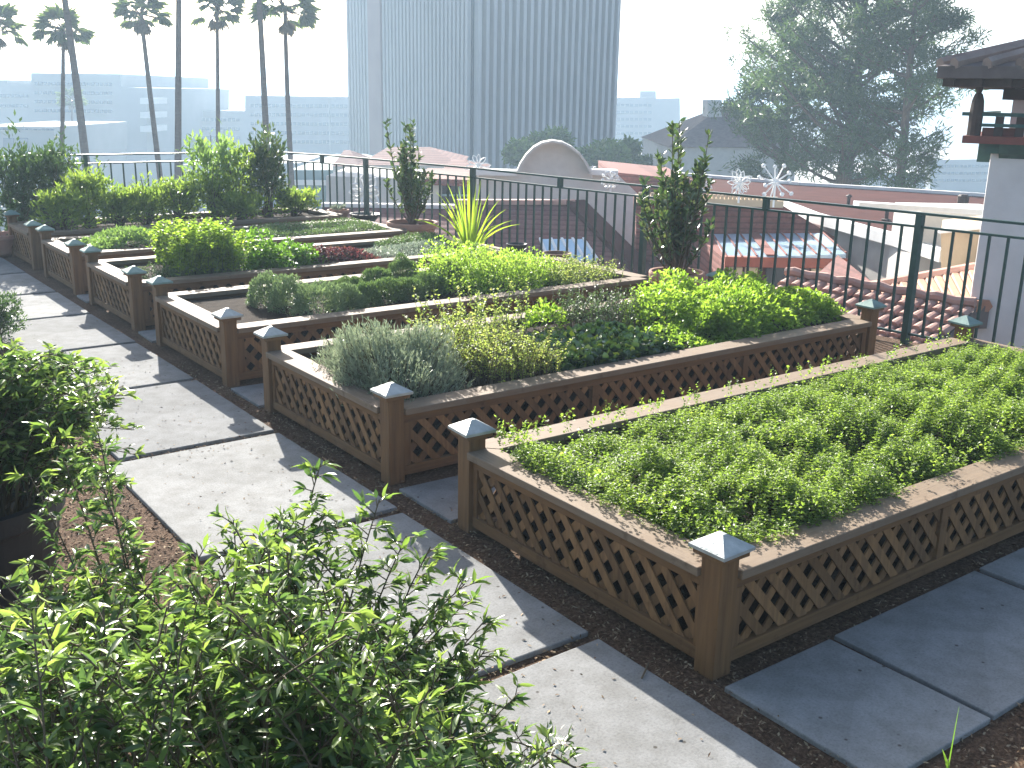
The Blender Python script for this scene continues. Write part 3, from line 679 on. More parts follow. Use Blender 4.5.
# dark shrubs on the terrace left of and behind the farthest bed
for k, (px, yt, w, Y, lab) in enumerate([(16,152,46,13.3,'dark blue green bush at the left edge before the railing'), (50,146,52,13.35,'taller dark bush right of the one at the left edge, behind the farthest bed')]):
    v = ray(px, 190); t = (Y-CP[1])/v[1]; D = float((v*t)@HF); zt = zz(px, yt, D); X = pt(px, 190, D); r = w/2*D/F
    shrub('dark_bush', M['dark_shrub'], (X[0], Y, zt/2+.02), (r*1.1, r, zt/2), 1700, .10, .036, lab, 'dark bushes behind the farthest bed', seed=50+k, spikes=30, low=-.95, rough=.55)
c = at(4, 243, .15)
MB().lathe((c[0]-.1, c[1], -.02), [(.16,0),(.24,.05),(.3,.24),(.33,.26),(.33,.3),(.28,.3),(.27,.24)]).build('planter_bowl', M['terracotta'], None, smooth=False, loc=(c[0]-.1, c[1], -.02))
tag(bpy.data.objects['planter_bowl'], 'low pinkish planter bowl at the left edge beside the farthest bed', 'planter')

# ------------------------------------------------------------------ potted bays, spear plant, bowls
def potted_bay(c, rim_r, rim_z, H, wid, nshoot, label, seed):
    random.seed(seed)
    root = empty('potted_bay_tree', (c[0], c[1], -.02), label, 'potted tree', 'potted bay trees by the railing')
    MB().lathe((c[0], c[1], -.02), [(rim_r*.55,0),(rim_r*.62,.03),(rim_r*.92,rim_z-.08),(rim_r*.94,rim_z-.07),(rim_r,rim_z-.06),(rim_r*1.02,rim_z),(rim_r*1.0,rim_z+.02),(rim_r*.92,rim_z+.015),(rim_r*.88,rim_z-.05)], 36).build('pot', M['terracotta'], root, smooth=False)
    MB().lathe((c[0], c[1], rim_z-.075), [(rim_r*.87,0),(rim_r*.87,.012),(.01,.02)], 24).build('soil', M['soil'], root)
    b = MB(); P = []; Dv = []
    z0 = rim_z-.06
    for k in range(nshoot):
        a = random.uniform(0,2*PI); hh = (H*random.uniform(.45,.8) if k > 3 else H*random.uniform(.88,1.0)); rr = wid/2*random.uniform(.2,1.0)*(1 if k > 3 else .8)
        if k > nshoot*.8: hh = H*random.uniform(.3,.45); rr = wid/2*random.uniform(.5,1.0)
        tip = np.array([c[0]+rr*math.cos(a), c[1]+rr*math.sin(a), z0+hh]); g = np.array([c[0]+random.gauss(0,.025), c[1]+random.gauss(0,.025), z0])
        m = g*.55+tip*.45; m[2] = z0+hh*.42; m[:2] = (g*.35+tip*.65)[:2]
        pts = [g*(1-t)**2+2*m*t*(1-t)+tip*t*t for t in np.linspace(0,1,9)]
        b.tube(pts, np.linspace(.012,.003,9), 5)
        nl = int(16+hh*34)
        for j in range(nl):
            t = 1-random.random()**1.3*.72; p = g*(1-t)**2+2*m*t*(1-t)+tip*t*t; a2 = random.uniform(0,2*PI)
            P.append(p); Dv.append((math.cos(a2)*.8, math.sin(a2)*.8, random.uniform(.3,1.4)))
    P = np.array(P)
    leaves('foliage', M['bay'], P, np.array(Dv), rdir(len(P), .7), RNG.uniform(.06,.115,len(P)), RNG.uniform(.026,.042,len(P)), root, prof='lance', fold=.2, droop=.12)
    b.build('branches', M['bark'], root)
    return root
potted_bay((4.58,9.92), .35, .50, 1.42, .92, 27, 'slender bay tree in a wide terracotta bowl at the end of the fifth bed', 3)
potted_bay((4.95,5.14), .29, .47, 1.60, .92, 40, 'denser bay tree in a terracotta pot behind the bright mint bush', 8)
random.seed(21)
c = at(470, 243, .45); root = empty('spear_leaf_plant', (c[0], c[1], -.02), 'fan of yellow green sword shaped leaves in a pot between the bed ends', 'potted plant')
MB().lathe((c[0], c[1], -.02), [(.10,0),(.11,.02),(.15,.32),(.165,.33),(.165,.38),(.14,.38),(.135,.33)]).build('pot', M['rust_bowl'], root)
MB().lathe((c[0], c[1], .29), [(.133,0),(.133,.01),(.01,.02)], 20).build('soil', M['soil'], root)
P = []; loops = []; V = []
def blade(V, LP, base, tip, sag, w, seg=7):
    base = np.array(base); tip = np.array(tip); mid = (base+tip)/2; mid[2] += sag; mid[:2] = (base*.7+tip*.3)[:2]
    d = tip-base; s = np.cross(d, HF); s /= np.linalg.norm(s)+1e-9; ang = random.uniform(-.9,.9); s = s*math.cos(ang)+HF*math.sin(ang)
    b0 = len(V)
    for i in range(seg+1):
        t = i/seg; p = base*(1-t)**2+2*mid*t*(1-t)+tip*t*t; ww = w*(1-t**2.5)*.5+.0008
        V.append(p-s*ww); V.append(p+np.array([0,0,-ww*.3])); V.append(p+s*ww)
    for i in range(seg):
        q = b0+3*i; LP += [(q,q+1,q+4,q+3),(q+1,q+2,q+5,q+4)]
V = []; LP = []
for k in range(40):
    a = random.uniform(0,2*PI); e = random.uniform(.05,1); h = .98*(1-.35*e)*random.uniform(.75,1.05); r = .70*e
    blade(V, LP, (c[0]+.05*math.cos(a), c[1]+.05*math.sin(a), .3), (c[0]+r*math.cos(a), c[1]+r*math.sin(a), .3+h*(1-.35*(e>.75))), .12*e+.05, .023)
bl = MB(); bl.v = [tuple(map(float,p)) for p in V]; bl.f = LP; bl.build('sword_leaves', M['spear'], root)
for (px, py, z, r, mt, lab) in [(557,252,.46,.17,'rust_bowl','rusty brown footed bowl at the end of the third bed'), (517,243,.44,.13,'black_pot','small dark bowl right of the sword leaved plant'), (365,213,.40,.24,'black_pot','wide dark bowl behind the low ground cover of the fifth bed')]:
    p = at(px, py, z); bb = MB().lathe((p[0], p[1], -.02), [(r*.75,0),(r*.7,.03),(r*.28,.06),(r*.25,z-.16),(r*.6,z-.12),(r,z),(r*1.04,z+.012),(r*.95,z+.012),(r*.5,z-.05)], 24)
    o = bb.build('footed_bowl', M[mt], None, loc=(p[0], p[1], -.02)); tag(o, lab, 'bowl', 'bowls at the bed ends')
p = at(338, 207, .47); root = empty('potted_agave', (p[0], p[1], -.02), 'teal rosette plant in a small terracotta pot at the end of the farthest bed', 'potted plant')
MB().lathe((p[0], p[1], -.02), [(.1,0),(.13,.3),(.16,.4),(.17,.41),(.17,.45),(.15,.45),(.14,.40)]).build('pot', M['terracotta'], root)
a = RNG.uniform(0,2*PI,60); Dv = np.stack([np.cos(a), np.sin(a), RNG.uniform(.2,1.2,60)], 1)
leaves('foliage', M['silver'], np.tile([p[0],p[1],.42], (60,1)), Dv, rdir(60,1), RNG.uniform(.1,.2,60), .03, root)

# ------------------------------------------------------------------ railings
def railing(name, nodes, kinds, label, spacing=.165, z1=1.235):
    c0 = nodes[0]; root = empty(name, (c0[0], c0[1], -.02), label, 'railing', 'green metal railings')
    top = MB(); low = MB(); bot = MB()
    for (a, c) in zip(nodes[:-1], nodes[1:]):
        top.bar((*a, z1), (*c, z1), .05, .022); low.bar((*a, z1-.125), (*c, z1-.125), .04, .02); bot.bar((*a, .08), (*c, .08), .035, .02)
    top.build('top_rail', M['fence'], root); low.build('middle_rail', M['fence'], root); bot.build('bottom_rail', M['fence'], root)
    for i, (p, k) in enumerate(zip(nodes, kinds)):
        if k == 'p': MB().box(p[0]-.032, p[0]+.032, p[1]-.032, p[1]+.032, -.021, z1-.0115).build('post', M['fence'], root)
        if k == 's': MB().box(p[0]-.028, p[0]+.028, p[1]-.028, p[1]+.028, z1-.1145, z1-.0115).build('spacer', M['fence'], root)
        if i < len(nodes)-1:
            q = nodes[i+1]; ln = math.dist(p, q); n = max(1, round(ln/spacing))
            for j in range(n):
                if j == 0 and k == 'p': continue
                t = j/n; x, y = p[0]+(q[0]-p[0])*t, p[1]+(q[1]-p[1])*t
                MB().box(x-.0105, x+.0105, y-.0105, y+.0105, .0905, z1-.1355).build('baluster', M['fence'], root)
railing('railing', [(6.28,-.4)]+RAIL[1:9], ['p','s','p','s','p','s','p','p','s'], 'long dark green metal railing along the fence side of the beds')
railing('railing', [RAIL[8],RAIL[9],RAIL[10],(3.0,14.03),(1.35,14.04),(-.3,14.05),(-2.0,14.06)], ['','','p','s','p','s','p'], 'short green metal railing behind the farthest bed, seen through the shrubs', spacing=.18)

# ------------------------------------------------------------------ foreground shrubs
def cane(g, tip, bow, n=9):
    g = np.array(g, float); tip = np.array(tip, float); m = g*.5+tip*.5+np.array([0,0,bow]); m[:2] = (g*.65+tip*.35)[:2]
    nod = np.array([(tip-g)[0], (tip-g)[1], 0]); nod = nod/(np.linalg.norm(nod)+1e-6)
    k = random.uniform(.02, .09); turn = random.gauss(0, .8); nod = np.array([nod[0]*math.cos(turn)-nod[1]*math.sin(turn), nod[0]*math.sin(turn)+nod[1]*math.cos(turn), -.35])
    return [g*(1-t)**2+2*m*t*(1-t)+tip*t*t+nod*k*max(0, t-.55)**2*5 for t in np.linspace(0,1,n)]
def leafy(name, canes, label, cat, loc, per=14, L=.06, Wd=.02, new_tip=.25, start=.25, leaflets=3, petal=None, rad=.005, seed=1):
    random.seed(seed)
    root = empty(name, loc, label, cat, None)
    b = MB(); P = [[], []]; Dv = [[], []]
    for (path, kk) in canes:
        n = len(path); b.tube(path, np.linspace(rad, rad*.35, n), 5)
        pa = np.array(path)
        nn = int(per*kk)
        for j in range(nn):
            t = start+(1-start)*(j+random.random()*.6)/nn; t = min(t, 1); i = min(int(t*(n-1)), n-2); f = t*(n-1)-i
            p = pa[i]*(1-f)+pa[i+1]*f; ax = norm(pa[i+1]-pa[i]); a = random.uniform(0,2*PI)
            side = np.array([math.cos(a), math.sin(a), random.uniform(-.15,.5)]); side = norm(side+ax*.35)
            q = p+side*random.uniform(.02,.055)
            b.tube([p, q], [.0022,.0013], 3)
            isnew = 1 if (t > 1-new_tip*random.random()*1.3 and random.random() < .75) else 0
            for m in range(leaflets):
                dv = norm(side+np.array([random.gauss(0,.55), random.gauss(0,.55), random.gauss(-.12,.4)]))
                P[isnew].append(p*(1-m/leaflets*.0)+(q-p)*(.55+.45*m/max(1,leaflets-1))); Dv[isnew].append(dv)
    for k, (nm, mt) in enumerate((('foliage','vine'),('young_foliage','vine_new'))):
        if not P[k]: continue
        A = np.array(P[k]); n = len(A)
        leaves(nm, M[mt], A, np.array(Dv[k]), rdir(n, .9, .8), RNG.uniform(.6,1.3,n)*L, RNG.uniform(.75,1.25,n)*Wd, root, prof='lance', fold=.22, droop=.22)
    b.build('stems', M['stem'], root)
    if petal is not None and petal >= 0:
        pp = []; dv = []
        for (path, kk) in canes[petal:petal+1]:
            for j in range(34): pp.append(path[-1]+RNG.normal(size=3)*.015); dv.append(RNG.normal(size=3))
        leaves('blossoms', M['petal'], np.array(pp), np.array(dv), rdir(len(pp),1), .02, .014, root)
    return root
random.seed(5)
canes = []
# tips read off the picture, (x, y, depth) and foot (x, y) on the ground
special = [((303,462,2.75),(255,640),1.7),((296,500,2.72),(262,650),1.5),((322,520,2.7),(270,660),1.4),((345,548,2.7),(265,660),1.4),((440,565,2.6),(300,690),2.0),((425,540,2.65),(310,680),1.6),((465,620,2.5),(320,720),1.8),((480,655,2.45),(330,740),1.7),((400,535,2.65),(290,680),1.7),((500,700,2.4),(340,760),1.8),((450,690,2.4),(320,760),1.8),((380,500,2.7),(280,670),1.5),((445,598,2.6),(300,700),1.3),((408,628,2.55),(290,700),1.4),
           ((470,668,2.45),(300,740),1.3),((488,718,2.35),(300,760),1.2),((562,745,2.3),(320,790),1.3),((530,735,2.3),(320,790),1.1),((60,420,3.0),(125,600),1.6),((98,432,2.95),(140,620),1.4),((40,470,2.9),(120,620),1.3),((112,480,2.85),(150,640),1.4),((140,545,2.8),(170,650),1.2),((205,550,2.75),(210,650),1.3),((232,520,2.75),(240,650),1.4),((180,575,2.7),(180,670),1.3)]
def foot(px, D):
    l = lat(px, D, 500); return W(l, D, .02)
for (tx, ty, tD), (gx, gy), kk in special:
    canes.append((cane(foot(gx, tD-.15), pt(tx, ty, tD), .06), kk*1.5))
nsp = len(canes)
tops = [(0,540),(60,545),(120,560),(180,540),(240,505),(300,500),(350,555),(400,590),(440,640),(470,700),(500,750)]
tx_ = np.array([t[0] for t in tops]); ty_ = np.array([t[1] for t in tops])
for k in range(300):
    x = random.uniform(-60, 500); yt = float(np.interp(x, tx_, ty_)); D = random.uniform(1.75, 2.75)
    y = yt + abs(random.gauss(0, 85)) + (2.75-D)*60
    tip = pt(x, y, D); g = W(lat(x, D, 600)*.8-.10+random.gauss(0,.25), D+random.gauss(-.05,.25), .02)
    if tip[2] < .25: tip[2] = .25+random.random()*.2
    canes.append((cane(g, tip, random.uniform(.02,.3)), random.uniform(.7,1.2)))
leafy('foreground_shrub', canes, 'large glossy leaved shrub with long arching shoots in the bottom left foreground', 'shrub', tuple(foot(200, 2.4)), per=24, L=.044, Wd=.0125, leaflets=6, start=.22, petal=17, seed=3, new_tip=.13)
# mid-left shrub over the black pot
random.seed(9)
pc = W(lat(-30, 4.05, 520), 4.05, 0)
MB().lathe((pc[0], pc[1], -.02), [(.26,0),(.28,.02),(.36,.5),(.38,.52),(.39,.60),(.35,.60),(.33,.52),(.30,.47)], 36).build('planter_pot', M['black_pot'], None, loc=(pc[0], pc[1], -.02))
tag(bpy.data.objects['planter_pot'], 'round black planter pot at the left edge of the path', 'pot')
canes = []
t2 = [(-40,330),(0,335),(50,345),(90,360),(120,385),(130,400)]
for k in range(150):
    x = random.uniform(-60,118); yt = float(np.interp(x, [t[0] for t in t2], [t[1] for t in t2])); D = random.uniform(3.7,4.5)
    y = yt+abs(random.gauss(0,55)); 
    if y > 500: y = 470
    tip = pt(x, y, D); g = np.array([pc[0]+random.gauss(0,.12), pc[1]+random.gauss(0,.12), .45])
    canes.append((cane(g, tip, random.uniform(.05,.28)), random.uniform(.8,1.2)))
leafy('pot_shrub', canes, 'bushy green shrub spilling from the black planter pot beside the path', 'shrub', (pc[0], pc[1], .45), per=24, L=.048, Wd=.0145, leaflets=4, start=.35, seed=4, new_tip=.1)
q = at(2, 340, 0.0)
shrub('round_shrub', M['dark_shrub'], (q[0]-.05, q[1], .22), (.26,.26,.24), 2600, .04, .016, 'small rounded dark green shrub at the left edge of the path beyond the pot', seed=70, low=-.9)
# grass blade bottom right
g = at(947, 775, 0); root = None
V = []; LP = []
blade(V, LP, g, g+np.array([.01,.0,.27]), .0, .012); blade(V, LP, g+np.array([.01,0,0]), g+np.array([-.02,.02,.10]), .0, .010)
bl = MB(); bl.v = [tuple(map(float,p)) for p in V]; bl.f = LP
tag(bl.build('grass_sprout', M['parsley'], None, loc=tuple(g)), 'single upright green grass blade in the mulch at the bottom right', 'grass blade')

# ------------------------------------------------------------------ neighbouring roofs (everything below and behind the railing)
def wall_prism(name, mat, pts, D, t, label, cat, parent=None):
    b = MB(); b.prism([pt(x, y, D) for x, y in pts], HF*t)
    o = b.build(name, mat, parent, loc=None if parent else tuple(pt(pts[0][0], pts[0][1], D)))
    if parent is None: tag(o, label, cat)
    return o
def roof_slab(b, q, th=.15):
    b.prism([pt(*p) if len(p) == 3 else p for p in q], (0, 0, -th)); return b
def B(name, px, D, label, cat, y=200): 
    p = pt(px, y, D); return empty(name, (p[0], p[1], GZ), label, cat)

# near barrel tile roof
root = B('tiled_roof', 900, 11, 'barrel tiled lower roof right below the railing, pinkish clay', 'roof')
A0, A1 = pt(789,274,12.75), pt(975,306,11.35)
E0 = pt(715,340,11.2); E1 = pt(905,372,10.1)
b = MB(); b.add([A0+[0,0,-.06], A1+[0,0,-.06], E1+[0,0,-.06], E0+[0,0,-.06], A0+[0,0,-.4], A1+[0,0,-.4], E1+[0,0,-.6], E0+[0,0,-.6]], [(0,1,2,3),(7,6,5,4),(0,4,5,1),(1,5,6,2),(2,6,7,3),(3,7,4,0)])
b.build('roof_deck', M['tile_dark'], root)
b = MB(); ncol = 17; nrow = 7; up = np.array([0,0,1.])
for i in range(ncol):
    t = (i+.5)/ncol
    for j in range(nrow):
        s0, s1 = j/nrow, (j+1.12)/nrow
        P0 = A0*(1-t)+A1*t; Q0 = E0*(1-t)+E1*t
        if s1 > 1.0: s1 = 1.0
        a = P0+(Q0-P0)*s0; c = P0+(Q0-P0)*s1; d = norm(c-a); sd = norm(np.cross(d, up)); nn = np.cross(sd, d)
        wd = np.linalg.norm(A1-A0)/ncol*.5; vs = []; jit = random.gauss(0,.008)
        for q, r, lift in ((a, wd*.80, .0), (c, wd*.98, .035)):
            for k in range(7):
                an = PI*k/6; vs.append(q+sd*(r*math.cos(an)+jit)+nn*(r*math.sin(an)*.85+lift-.05))
        b.add(vs, [(k,k+1,k+8,k+7) for k in range(6)]+[tuple(range(7,14))])
b.build('barrel_tiles', M['tile'], root)
b = MB(); b.tube([A0+(A1-A0)*t+np.array([0,0,.03+.012*math.sin(40*t)]) for t in np.linspace(-.02,1.0,22)], [.052+.008*(k%2) for k in range(22)], 8); b.build('ridge_tiles', M['tile'], root)
# second terracotta roof beyond
root = B('terracotta_roof', 945, 14.5, 'orange brown tiled roof slope between the pink tiles and the white tower', 'roof')
q4 = [pt(845,296,15.6), pt(975,272,16.2), pt(990,306,13.2), pt(860,310,13.2)]
b = MB(); b.prism(q4, (0,0,-.3)); b.build('roof_deck', M['tile_dark'], root)
b = MB()
for i in range(15):
    t = (i+.5)/15; a = q4[0]*(1-t)+q4[1]*t; c = q4[3]*(1-t)+q4[2]*t; b.tube([a, c], .085, 6)
b.build('barrel_tiles', mat_plain('orange_tile', (.46,.22,.13), (.30,.14,.085), 2, .8, .3), root)
b = MB(); b.tube([q4[0]+[0,0,.05], q4[1]+[0,0,.05]], .11, 8); b.build('ridge_tiles', M['tile'], root)

# white tower with balcony
_HF, _HR = HF.copy(), HR.copy(); _an = math.radians(29)
HF = _HF*math.cos(_an)+_HR*math.sin(_an); HR = _HR*math.cos(_an)-_HF*math.sin(_an)
DT = 14.6
root = B('balcony_tower', 1010, DT, 'white plastered tower with a dark wooden balcony and tiled eaves at the right edge', 'tower')
lt = lat(977, DT, 250); zc = zz(990, 152, DT)
b = MB(); b.fbox(lt, lt+6, DT, DT+5, GZ, zc); b.build('wall', M['white_stucco'], root, bevel=.02)
lu = lat(1009, DT+.5, 120); b = MB(); b.fbox(lu, lt+6, DT+.7, DT+5, zc+.001, zz(1009, 60, DT+.7)); b.build('upper_wall', M['white_stucco'], root)
lb = lat(962, DT-.25, 140); zb0, zb1 = zz(962,143,DT-.25), zz(962,135.5,DT-.25)
b = MB(); b.fbox(lb, lt+6, DT-.25, DT+3.2, zb0, zb1); bal = b.build('balcony_floor', M['red_timber'], root)
b = MB()
for l in (lt+.10, lt+.75, lt+1.4, lt+2.1): b.prism([W(l, DT-.2, zb0-.001), W(l, DT+.6, zb0-.001), W(l, DT+.6, zb0-.30), W(l, DT+.25, zb0-.30), W(l, DT-.12, zb0-.12)], HR*.32)
b.fbox(lt-.06, lt+6, DT-.1, DT+.3, zb0-.12, zb0-.002)
for d in (DT+.5, DT+1.3, DT+2.1): b.fbox(lt-.2, lt+.05, d, d+.2, zb0-.26, zb0-.002)
b.build('corbels', M['green_timber'], root)
lp = lat(975, DT-.15, 120)
b = MB(); cpt = W(lp, DT-.1, zb1)
b.lathe((cpt[0],cpt[1],zb1), [(.085,0),(.085,.3),(.075,.42),(.05,.5),(.03,.52),(.045,.56),(.04,.6),(.012,.64)], 10); b.build('balcony_post', M['bronze'], root)
z1, z2 = zz(980,114,DT-.15), zz(980,125,DT-.15)
b = MB(); b.fbox(lp-.16, lt+6, DT-.14, DT-.07, z1-.025, z1+.02); b.fbox(lp, lt+6, DT-.13, DT-.08, z2-.02, z2+.02)
b.fbox(lp-.03, lp+.03, DT-.1, DT+3, z1-.025, z1+.02)
b.build('handrail', M['green_timber'], root)
for k in range(8):
    l = lp+.28+k*.24; b = MB(); b.fbox(l-.05, l+.05, DT-.125, DT-.085, zb1, z1-.026); b.build('baluster', M['bronze'], root)
b = MB(); b.fbox(lp+.09, lp+.55, DT-.06, DT-.02, zb1, z2-.03); b.build('balcony_panel', M['red_timber'], root)
# tiled eaves
ex, ed = lat(938, DT-.6, 65), DT-.6
ze = zz(938, 66, ed); pk = (lat(1030, DT+1.2, 30), DT+1.2, zz(1020, 28, DT+1.2))
q = [W(ex, ed, ze), W(ex+8, ed, ze), W(ex+8, ed+6.5, ze), W(ex, ed+6.5, ze)]
ap = W(pk[0]+2.2, ed+3.3, ze+1.05); ap2 = W(pk[0]+4, ed+3.3, ze+1.05)
bend = W(lat(990, DT, 50), DT+.5, ze+.22)
b = MB()
prof = [(0,0),(.35,.10),(.7,.27),(1,.5)]
rows = []
for f, g in prof: rows.append([q[i]*(1-f*.8)+ap*f*.8 + np.array([0,0,g*.45-(f*.8*1.05)+f*.62]) for i in range(4)])
vs = [p for r in rows for p in r]; fs = []
for i in range(3):
    for k in range(4): fs.append((i*4+k, i*4+(k+1)%4, (i+1)*4+(k+1)%4, (i+1)*4+k))
fs.append((12,13,14,15)); nb = len(vs); vs += [p-np.array([0,0,.14]) for p in rows[0]]
fs += [(k, nb+k, nb+(k+1)%4, (k+1)%4) for k in range(4)]+[(nb+3,nb+2,nb+1,nb)]
b.add(vs, fs); roof = b.build('roof', M['tile_dark'], root)
b = MB()
for side in range(2):
    for k in range(22):
        t = (k+.5)/22
        pts = []
        for r in rows:
            a, c = (r[0], r[1]) if side == 0 else (r[3], r[0]); pts.append(a*(1-t)+c*t+np.array([0,0,.03]))
        b.tube(pts, .075, 6)
b.build('barrel_tiles', mat_plain('grey_brown_tile', (.30,.235,.20), (.18,.135,.115), 3, .8, .3), roof)
b = MB()
for k in range(16):
    l = ex+.1+k*.32; b.fbox(l, l+.1, ed+.06, ed+1.6, ze-.235, ze-.142)
for k in range(10):
    d = ed+.15+k*.32; b.fbox(ex+.06, ex+1.5, d, d+.1, ze-.236, ze-.1425)
b.build('rafter_tails', M['bronze'], roof)
b = MB(); b.fbox(lu-.12, lt+6, DT+.55, DT+4, ze-.38, ze-.24); b.build('eave_beam', M['bronze'], root)

HF, HR = _HF, _HR
# long red roofed building with the curved white parapet
zr = -.75
root = B('red_roof_building', 850, 28, 'low building with a wide flat red roof and a curving white parapet', 'building')
P0 = [at(640,172,zr), at(700,177,zr), at(800,185,zr), at(900,191,zr), at(1000,198,zr), at(992,262,zr), at(946,258,zr), at(900,243,zr), at(869,235,zr), at(840,227,zr), at(815,220,zr), at(796,212,zr), at(776,204,zr), at(640,196,zr)]
b = MB(); b.prism(P0, (0,0,-9.5)); b.build('wall', M['stucco'], root)
b = MB(); b.prism([p+np.array([0,0,.004]) for p in P0], (0,0,.03)); b.build('roof_surface', M['red_deck'], root)
b = MB()
par = [at(x,y,zr+.18) for x,y in ((776,200),(796,207),(815,214.5),(840,221),(869,229),(900,237),(946,252))]
for a, c in zip(par[:-1], par[1:]): b.bar(a-[0,0,.08], c+(c-a)*.01-[0,0,.08], .25, .24)
b.build('parapet', M['white_stucco'], root)
b = MB()
top = [at(x,y,zr+.1) for x,y in ((640,170.5),(700,175.5),(800,183.5),(900,189.5),(1000,196))]
for a, c in zip(top[:-1], top[1:]): b.bar(a, c, .25, .10)
b.build('coping', M['white_stucco'], root)
# arched window in the parapet wall
pa, pb = at(900,243,zr), at(946,258,zr); dv = norm(pb-pa); nv = norm(np.cross(dv, [0,0,1.])); 
if nv@HF > 0: nv = -nv
cw = pa+(pb-pa)*.18; cw[2] = zz(905, 262, float((cw-CP)@HF))-.15
arc = [cw+dv*.42*math.cos(t)+np.array([0,0,.42*math.sin(t)]) for t in np.linspace(0,PI,14)]; arc = [cw+dv*.42-np.array([0,0,1.0])]+arc+[cw-dv*.42-np.array([0,0,1.0])]
b = MB(); b.prism([p+nv*.02 for p in arc], nv*.03); win = b.build('arched_window', M['stucco'], root)
b = MB(); b.tube([p+nv*.07 for p in arc], .045, 6); b.build('window_frame', M['bronze'], win)
# white beam, grey wall and beige wall at its right end
root = B('penthouse_wall', 930, 21, 'grey rooftop wall with a long white coping left of the tower', 'building')
Db = 21.0
b = MB(); b.fbox(lat(920,Db,220), lat(1010,Db,220), Db, Db+1.5, -3, zz(930,210,Db)); b.build('wall', M['stucco'], root)
b = MB(); b.bar(pt(856,204,Db-.3), pt(1005,213,Db-.3), .35, .10); b.build('coping', M['white'], root)
root = B('beige_wall', 960, 17.5, 'sunlit beige wall just left of the white tower', 'wall')
b = MB(); b.prism([pt(941,232,17.5), pt(992,226,17.5), pt(992,300,17.5), pt(941,296,17.5)], norm((ray(941,230)*np.array([1,1,0])))*2.0); b.build('wall', M['beige'], root)
b = MB(); b.bar(pt(938,231,17.4), pt(995,225,17.4), .2, .06); b.build('coping', M['white_stucco'], root)
p = pt(963,201,26); 
tag(MB().lathe((p[0],p[1],p[2]-.5), [(.07,0),(.07,.3),(.13,.34),(.14,.62),(.09,.66)], 10).build('chimney_pot', M['bronze'], None, loc=tuple(p-[0,0,.5])), 'small dark chimney pot on the roof edge left of the tower', 'chimney')

for (px, py, lab) in [(848,207,'small roof vent on the flat red roof, left one near the long coping'), (886,221,'small roof vent on the flat red roof nearer the curved parapet')]:
    p = at(px, py, zr+.03); v = MB().lathe(tuple(p), [(.12,0),(.12,.05),(.05,.06),(.05,.28)], 10).lathe(tuple(p+np.array([0,0,.281])), [(.09,0),(.09,.03),(.02,.08)], 10).build('roof_vent', M['bronze'], None, loc=tuple(p)); tag(v, lab, 'vent')
# red brick wall with skylight in front
root = B('skylight_pavilion', 775, 21, 'red pavilion with a blue glass skylight roof and cream windows', 'building')
b = MB(); b.prism([pt(x,y,25.5) for x,y in ((636,199),(780,204),(850,246),(850,330),(636,330))], HF*.6); b.build('rear_wall', M['red_wall'], root)
b = MB(); b.bar(pt(636,198.5,25.3), pt(781,203.5,25.3), .5, .16)
for k in range(34):
    p = pt(640+k*4.1, 198+k*.143, 25.1); b.tube([p-[0,0,.0], p+[0,0,.14]], .045, 5)
b.build('coping', M['beige'], root)
Q = [pt(712,234,24.9), pt(822,233,24.9), pt(846,254,20.8), pt(727,258,20.8)]
b = MB(); b.prism(Q, (0,0,-.08)); gl = b.build('skylight', M['sky_glass'], root)
for k in range(9):
    t = k/8; a = Q[0]*(1-t)+Q[1]*t; c = Q[3]*(1-t)+Q[2]*t; b = MB(); b.bar(a+[0,0,.03], c+[0,0,.03], .035 if k != 3 else .22, .02); b.build('glazing_bar', M['red_wall'], gl)
l0, l1 = lat(727,20.8,260), lat(846,20.8,260); z0 = zz(780,256,20.8)-.03
b = MB(); b.fbox(l0-.05, l1+.05, 20.75, 20.95, z0-.2, z0); b.build('frieze', M['frieze'], root)
b = MB(); b.fbox(l0, l1, 20.95, 24.8, -6, z0-.09); b.build('wall', M['red_wall'], root)
for k,(xa, xb, mt) in enumerate([(729,742,'cream_pane'),(745,757,'cream_pane'),(766,806,'dark_win'),(811,824,'cream_pane'),(826,840,'cream_pane')]):
    b = MB(); b.fbox(lat(xa,20.9,270), lat(xb,20.9,270), 20.86, 20.94, z0-.95, z0-.23); w = b.build('window', M[mt], root)
    if mt == 'cream_pane':
        b = MB(); zc_ = (z0-.62); la, lb_ = lat(xa,20.8,270), lat(xb,20.8,270)
        b.fbox(la, lb_, 20.83, 20.855, zc_-.02, zc_+.02); b.fbox((la+lb_)/2-.02, (la+lb_)/2+.02, 20.826, 20.85, z0-.95, z0-.30); b.build('window_bars', M['bronze'], w)
# low red gable triangle in front of the parapet wall
b = MB(); b.prism([pt(838,255,19.5), pt(882,290,17.0), pt(850,300,17.0), pt(800,290,19.0)], (0,0,-.4))
tag(b.build('small_red_roof', M['red_roof'], None, loc=tuple(pt(850,280,18))), 'small dark red sloping roof right of the blue skylight', 'roof')

